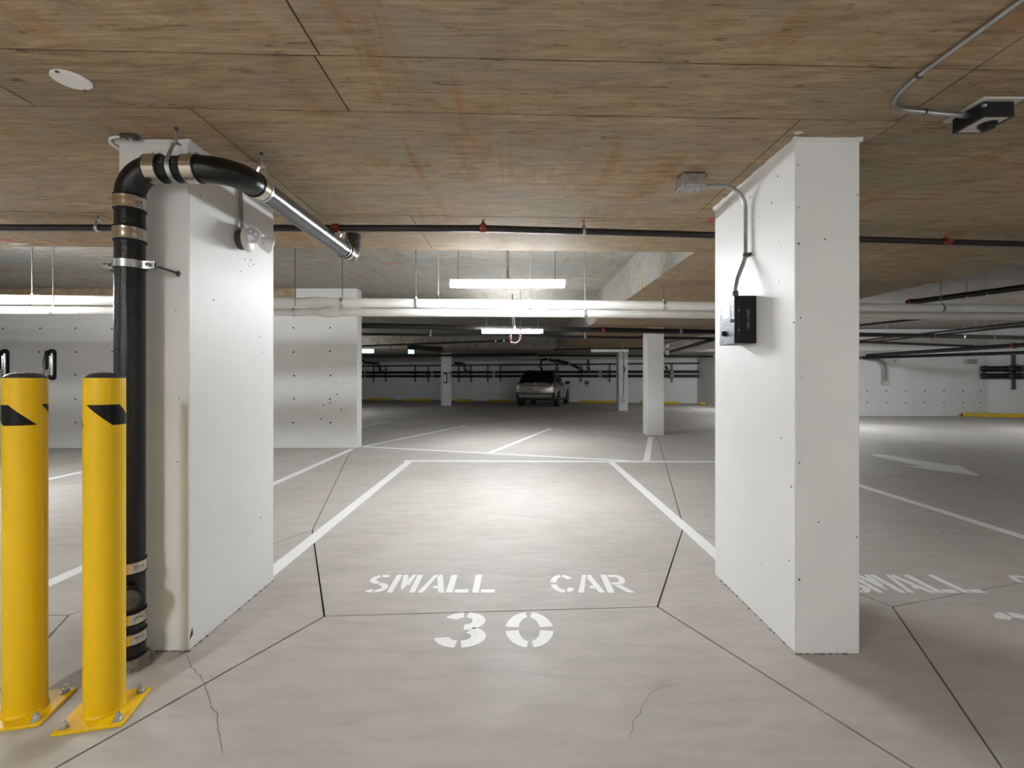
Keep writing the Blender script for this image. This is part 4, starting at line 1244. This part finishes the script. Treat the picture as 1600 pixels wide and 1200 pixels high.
# ---- things on the far columns
c1 = Vector(at(696, 572, 22.4))
el2 = thing('emergency_light', tuple(c1), 'small white emergency light box on the far left column', 'lamp')
B().box((c1.x - .01, 22.36, c1.z), (.26, .12, .13)).build('case', 'white_plastic', el2, bevel=.01)
B().box((c1.x - .01, 22.295, c1.z - .03), (.2, .02, .04)).build('lens', 'lamp_lens', el2)
c2 = Vector(at(696, 590, 22.4))
fe = thing('fire_extinguisher_cabinet', tuple(c2), 'dark slim extinguisher cabinet on the far left column', 'cabinet')
B().box((c2.x, 22.33, c2.z), (.16, .14, .52)).build('case', 'dark_steel', fe, bevel=.01)
B().lathe([(.045, -.2), (.05, -.18), (.05, .10), (.02, .16)], (c2.x, 22.25, c2.z), (0, 0, 1), 14).build('cylinder', 'white_plastic', fe)
B().box((c2.x, 22.24, c2.z + .2), (.05, .04, .05)).build('valve', 'black_plastic', fe)
c3 = Vector(at(707, 583, 22.7))
cam2 = thing('security_camera', tuple(c3), 'little dark camera on the right flank of the far left column', 'camera')
B().lathe([(.03, -.1), (.06, -.06), (.06, .08), (.05, .1)], (c3.x - .02, 22.38, c3.z), (.3, -1, -.1), 14).build('body', 'black_plastic', cam2)
B().lathe([(.03, .1), (.02, .105)], (c3.x - .02, 22.38, c3.z), (.3, -1, -.1), 12).build('lens', 'silver_print', cam2)
B().tube([(c3.x - .02, 22.42, c3.z), (c3.x - .05, 22.56, c3.z + .05)], .02, 8).build('bracket', 'black_plastic', cam2)
# twin lamp heads beside the slim column
px1 = at(1037, 680, 11.0)[0]
tl = thing('emergency_light', (px1, 11.15, 1.87), 'white twin lamp heads on the side of the slim column', 'lamp')
z0 = EYE + (VY - 546) / F * 11.15
B().box((px1 + .03, 11.15, z0), (.06, .12, .12)).build('case', 'white_plastic', tl, bevel=.01)
for s in (-1, 1):
    B().tube([(px1 + .05, 11.15, z0), (px1 + .10, 11.12, z0 + s * .07)], .015, 8).build('arm', 'white_plastic', tl)
    B().lathe([(.025, -.05), (.05, 0), (.05, .02), (.045, .022)], (px1 + .11, 11.11, z0 + s * .085), (.5, -.8, 0), 16).build('lamp_head', 'white_plastic', tl)
# cable and switch on the narrow far column
x2 = at(974, 640, 19.0)[0]
cb2 = thing('hanging_cable', (x2, 18.98, 0.5), 'dark cable with a hook running down the narrow far column', 'cable')
B().tube([(x2, 18.985, 2.4), (x2 + .01, 18.985, 1.8), (x2, 18.985, .55)], .012, 6).build('cable', 'dark_steel', cb2)
B().box((x2, 18.97, .42), (.13, .05, .2)).build('outlet_box', 'off_white_plate', cb2)
B().tube([(x2, 18.96, 1.75), (x2 + .06, 18.95, 1.62), (x2 + .02, 18.95, 1.5)], .02, 8).build('hook', 'black_plastic', cb2)

# ================================================================== RIGHT WALL FITTINGS
def w165(x, y): return Vector(at(x, y, 16.42))
cdt = thing('bent_conduit', tuple(w165(1384, 598)), 'pair of bent steel conduits ending in a box on the right wall', 'conduit')
for k, s in ((0, 0), (1, 4.5)):
    pts = [w165(1345, 559.5 - k * 1.5), w165(1358 + s * .4, 562 - k * 1.3), w165(1370 + s * .6, 563 - k), w165(1378 + s, 568), w165(1381 + s, 576), w165(1381.5 + s, 594)]
    B().tube(smooth(pts, 5), .030, 8).build('conduit', 'conduit_steel', cdt)
c = w165(1384, 598)
B().box((c.x, 16.43, c.z), (.20, .13, .13)).build('outlet_box', 'off_white_plate', cdt, bevel=.01)
c = w165(1518, 565)
vb = thing('louvred_vent', tuple(c), 'small dark louvred vent high on the right wall', 'vent')
B().box((c.x, 16.44, c.z), (.36, .1, .16)).build('frame', 'off_white_plate', vb)
for k in range(3):
    B().box((c.x, 16.385, c.z - .045 + k * .045), (.3, .02, .02)).build('louvre', 'dark_steel', vb)
c = w165(1398, 563)
hk = thing('cable_hook', tuple(c), 'tiny hook high on the right wall', 'hook')
B().tube([c + Vector((.15, .06, .02)), c + Vector((.02, -.02, .02)), c + Vector((-.03, -.03, -.02)), c + Vector((.02, -.03, -.06))], .015, 6).build('wire', 'conduit_steel', hk)

# twin capped pipes on the angled wall
A0 = Vector((16.0, 16.5)); A1 = Vector((XR, 13.2)); ad = (A1 - A0).normalized(); an = Vector((ad.y, -ad.x))
def aw(t, off, z):
    p = A0 + ad * t + an * off
    return Vector((p.x, p.y, z))
for z, lab in ((1.60, 'upper capped black pipe on the angled right wall'), (1.36, 'lower capped black pipe on the angled right wall')):
    t = thing('mounted_pipe', tuple(aw(.0, .25, z)), lab, 'pipe', 'capped black pipes at right')
    B().tube([aw(-.25, .25, z), aw(6, .25, z)], .09, 14).build('run', 'black_steel_pipe', t)
    B().lathe([(.10, -.02), (.105, .10), (.09, .11)], aw(-.25, .25, z), (ad.x, ad.y, 0), 14).build('end_cap', 'black_steel_pipe', t)
    for q in (.45, .75, 1.2):
        B().lathe([(.105, -.05), (.105, .05)], aw(q, .25, z), (ad.x, ad.y, 0), 14).build('coupling_band', 'dark_steel', t)
st = thing('pipe_bracket', tuple(aw(.62, .1, .95)), 'vertical steel bracket of the capped pipes at right', 'bracket')
B().box(aw(.62, .10, 1.48), (.08, .06, 1.15), math.atan2(ad.y, ad.x)).build('channel', 'dark_steel', st)
for z in (1.48, 1.72):
    B().box(aw(.62, .2, z), (.06, .25, .03), math.atan2(ad.y, ad.x)).build('clip', 'dark_steel', st)

# ================================================================== WHEEL STOPS
def wheel_stop(a, b, label, w=.16, h=.12):
    a = Vector(a[:2]); b = Vector(b[:2])
    c = (a + b) / 2; d = (b - a); L = d.length; rz = math.atan2(d.y, d.x)
    t = thing('wheel_stop', (c.x, c.y, 0), label, 'wheel stop', 'yellow wheel stops', rz)
    B().extrude([(-L / 2, -w / 2, 0), (-L / 2, w / 2, 0), (-L / 2, w * .34, h), (-L / 2, -w * .34, h)], (L, 0, 0)).build('body', 'yellow_concrete', t, local=True, bevel=.01)
    for s in (-1, 1):
        B().lathe([(.02, 0), (.02, .012), (.014, .016)], (s * L * .33, 0, h), (0, 0, 1), 10).build('pin', 'dark_steel', t, local=True)
        B().box((s * (L / 2 + .004), 0, .03), (.012, w * .9, .05)).build('end_pad', 'dark_steel', t, local=True)
for x0, x1, lab in ((576, 613, 'far yellow wheel stop nearest the wing wall'), (634, 677, 'far yellow wheel stop left of the far left column'), (711, 741, 'far yellow wheel stop right of the far left column'), (765, 805, 'far yellow wheel stop at the left rear of the parked car'),
                    (905, 968, 'far yellow wheel stop between the car and the narrow column'), (1000, 1062, 'far yellow wheel stop behind the slim column'), (1092, 1140, 'far yellow wheel stop beside the right column edge')):
    wheel_stop(fw(x0, 1.0), fw(x1, 1.0), lab)
wheel_stop(aw(-.9, .55, 0), aw(2.6, .55, 0), 'long yellow wheel stop at the right edge', .16, .13)

# ================================================================== BIKE RACKS ON THE WING WALL
def bike_rack(px, label):
    x = (px - VX) / F * 8.94
    t = thing('bike_rack', (x, 9.0, 1.25), label, 'bike rack', 'folding wall bike racks')
    zt, zb = 1.80, 1.31
    B().lathe([(.055, 0), (.06, .01), (.055, .05), (.035, .07)], (x + .03, 9.0, zt - .03), (0, -1, 0), 18).build('top_mount', 'black_plastic', t)
    B().lathe([(.055, 0), (.06, .01), (.055, .05), (.035, .07)], (x + .035, 9.0, zb - .0), (0, -1, 0), 18).build('bottom_mount', 'black_plastic', t)
    B().tube([(x + .045, 8.955, zt - .02), (x + .05, 8.95, (zt + zb) / 2), (x + .045, 8.955, zb)], .026, 12).build('upright', 'rack_chrome', t)
    B().box((x + .075, 8.985, (zt + zb) / 2), (.03, .03, zt - zb - .03)).build('rail', 'black_plastic', t)
    B().tube(smooth([(x - .01, 8.93, zt - .05), (x - .045, 8.90, zt - .13), (x - .04, 8.88, zt - .26), (x - .03, 8.88, zt - .34), (x + .0, 8.9, zt - .39), (x + .03, 8.92, zt - .33), (x + .03, 8.92, zt - .1)], 5), .012, 8).build('hook_arm', 'rack_chrome', t)
    B().lathe([(.032, -.02), (.036, 0), (.032, .02)], (x + .0, 8.915, zt - .04), (1, 0, 0), 16).build('pivot', 'black_plastic', t)
    B().tube([(x + .0, 8.915, zt - .05), (x + .005, 8.905, zt - .2), (x + .0, 8.91, zb + .14)], .028, 12).build('folded_arm', 'black_plastic', t)
    B().tube(smooth([(x - .075, 8.95, zt + .0), (x - .05, 8.93, zt - .03), (x - .055, 8.91, zt - .12), (x - .06, 8.9, zt - .3), (x - .065, 8.92, zb - .02)], 5), .006, 6).build('lock_cable', 'dark_steel', t)
bike_rack(76, 'folded black and chrome bike rack above the left bollard cap')
bike_rack(2, 'folded black and chrome bike rack cut by the left edge')

# ================================================================== PARKED CAR
ang = -math.radians(14.3)
cp = Vector((.82, 21.35))
car = thing('car', (cp.x, cp.y, 0), 'dark silver sport utility car parked rear-on at the far wall', 'car', rz=ang)
def loft(sections):
    b = B(); n = len(sections[0])
    vs = [p for s in sections for p in s]; fs = []
    for i in range(len(sections) - 1):
        for k in range(n):
            fs.append((i * n + k, i * n + (k + 1) % n, (i + 1) * n + (k + 1) % n, (i + 1) * n + k))
    fs.append(tuple(reversed(range(n)))); fs.append(tuple(range((len(sections) - 1) * n, len(sections) * n)))
    return b.add(vs, fs)
def sec(y, hw, zb, zm, zt, tw):
    """body section: half width hw, bottom, widest, top levels, top half width"""
    half = [(hw * .86, zb), (hw * .97, zb + .07), (hw, zm), (hw * .985, (zm + zt) / 2), (tw, zt)]
    return [(x, y, z) for x, z in half] + [(-x, y, z) for x, z in reversed(half)]
body = loft([sec(0.02, .74, .46, .70, .98, .66), sec(.05, .84, .36, .70, 1.03, .74), sec(.22, .905, .30, .72, 1.07, .82), sec(.8, .93, .26, .72, 1.08, .86),
             sec(2.0, .93, .24, .70, 1.05, .86), sec(3.3, .92, .25, .68, 1.02, .84), sec(4.0, .89, .28, .64, .93, .74), sec(4.32, .80, .34, .60, .80, .62), sec(4.42, .66, .42, .58, .70, .52)])
body.build('body', 'car_silver', car, local=True, angle=40)
def csec(y, bw, zb, tw, zt):
    half = [(bw, zb), (bw * .96 + tw * .04, zb + (zt - zb) * .2), (tw + .04, zb + (zt - zb) * .88), (tw - .06, zt)]
    return [(x, y, z) for x, z in half] + [(-x, y, z) for x, z in reversed(half)]
cabin = loft([csec(.10, .80, 1.02, .74, 1.05), csec(.30, .82, 1.03, .69, 1.28), csec(.58, .84, 1.04, .63, 1.54), csec(.95, .85, 1.04, .61, 1.615), csec(1.6, .85, 1.03, .60, 1.63), csec(2.3, .84, 1.02, .59, 1.59), csec(2.75, .83, 1.01, .62, 1.36), csec(3.25, .80, .99, .74, 1.02)])
cabin.build('cabin_glass', 'car_glass', car, local=True, angle=40)
B().extrude([(-.60, .42, 1.548), (-.60, .60, 1.600), (-.60, 1.0, 1.632), (-.60, 1.0, 1.60), (-.60, .5, 1.53)], (1.2, 0, 0)).build('roof_spoiler', 'car_trim', car, local=True, bevel=.01)
B().extrude([(-.565, .6, 1.615), (-.565, 1.6, 1.645), (-.565, 2.3, 1.602), (-.565, 2.3, 1.58), (-.565, .6, 1.58)], (1.13, 0, 0)).build('roof', 'car_trim', car, local=True, bevel=.01)
for s in (-1, 1):
    B().tube([(s * .60, .75, 1.60), (s * .60, 1.5, 1.655), (s * .59, 2.3, 1.61)], .018, 8).build('roof_rail', 'car_trim', car, local=True)
    pts = [(s * .74, .62, 1.42), (s * .70, .72, 1.50), (s * .80, .2, 1.08), (s * .83, .4, 1.06)]
B().extrude([(-.72, .012, .955), (.72, .012, .955), (.60, .075, 1.05), (.40, .085, 1.085), (-.40, .085, 1.085), (-.60, .075, 1.05)], (0, .03, 0)).build('tailgate_ledge', 'car_silver', car, local=True, bevel=.008)
B().box((0, .012, .945), (1.40, .02, .014)).build('tailgate_crease', 'car_trim', car, local=True)
B().box((0, .015, .60), (1.62, .05, .05)).build('bumper_step', 'car_trim', car, local=True, bevel=.01)
B().extrude([(-.80, -.01, .58), (.80, -.01, .58), (.70, .0, .40), (-.70, .0, .40)], (0, .10, 0)).build('bumper', 'car_silver', car, local=True, bevel=.02)
B().extrude([(-.84, .02, .42), (.84, .02, .42), (.76, .06, .27), (-.76, .06, .27)], (0, .20, 0)).build('lower_valance', 'car_trim', car, local=True, bevel=.015)
for s in (-1, 1):
    B().extrude([(s * .52, -.014, .60), (s * .86, .03, .66), (s * .88, .06, .38), (s * .70, -.008, .36)], (0, .10, 0)).build('corner_vent', 'car_trim', car, local=True)
    B().box((s * .52, -.016, .42), (.20, .02, .035)).build('reflector', 'tail_lamp_red', car, local=True)
    tlamp = B().extrude([(s * .56, .03, 1.03), (s * .70, .035, 1.075), (s * .86, .12, 1.05), (s * .88, .15, .96), (s * .70, .02, .95)], (0, .09, 0)).build('tail_lamp', 'tail_lamp_red', car, local=True, bevel=.01)
    B().box((s * .78, .055, 1.01), (.04, .02, .03)).build('lamp_glint', 'silver_print', tlamp, local=True)
    # mirrors
    mb = B().lathe([(.03, -.11), (.085, -.08), (.095, 0), (.08, .09), (.03, .12)], (s * 1.03, 2.72, 1.06), (1, 0, 0), 14).build('mirror', 'car_trim', car, local=True)
    B().tube([(s * .88, 2.78, 1.02), (s * .98, 2.74, 1.05)], .025, 8).build('mirror_stalk', 'car_trim', mb, local=True)
    B().lathe([(.05, 0), (.045, .004)], (s * 1.03, 2.64, 1.06), (0, -1, 0), 14).build('mirror_glass', 'rack_chrome', mb, local=True)
    # wheels and arches
    for wy in (.82, 3.52):
        B().lathe([(.39, -.01), (.40, 0), (.40, .012), (.345, .02)], (s * .915, wy, .36), (s, 0, 0), 24).build('wheel_arch', 'car_trim', car, local=True)
        w = B().lathe([(.26, -.22), (.335, -.215), (.35, -.19), (.35, -.03), (.335, -.005), (.25, 0), (.23, -.02)], (s * .935, wy, .35), (s, 0, 0), 26).build('tyre', 'tyre_rubber', car, local=True)
        rim = B().lathe([(.235, -.03), (.235, -.005), (.21, -.012), (.07, .0), (.04, .004)], (s * .935, wy, .35), (s, 0, 0), 22).build('rim', 'alloy_rim', w, local=True)
    # side windows and door lines
    B().box((s * .934, 2.05, .66), (.008, .012, .60)).build('door_seam', 'car_trim', car, local=True)
    B().box((s * .934, 1.16, .74), (.008, .012, .45)).build('door_seam', 'car_trim', car, local=True)
    B().box((s * .925, 2.15, .30), (.03, 1.9, .10)).build('sill_trim', 'car_trim', car, local=True)
    for hy in (1.45, 2.35):
        B().box((s * .935, hy, .90), (.025, .18, .03)).build('door_handle', 'car_silver', car, local=True)
B().box((.06, -.012, .80), (.31, .012, .155)).build('number_plate', 'plate_pink', car, local=True)
B().lathe([(.05, 0), (.05, .01), (.035, .014)], (0, .045, 1.02), (0, -1, 0), 18).build('badge', 'rack_chrome', car, local=True)
B().box((0, -.004, .885), (.6, .02, .02)).build('handle_strip', 'rack_chrome', car, local=True)
B().tube([(.3, .2, 1.22), (.02, .17, 1.13)], .008, 6).build('wiper', 'car_trim', car, local=True)
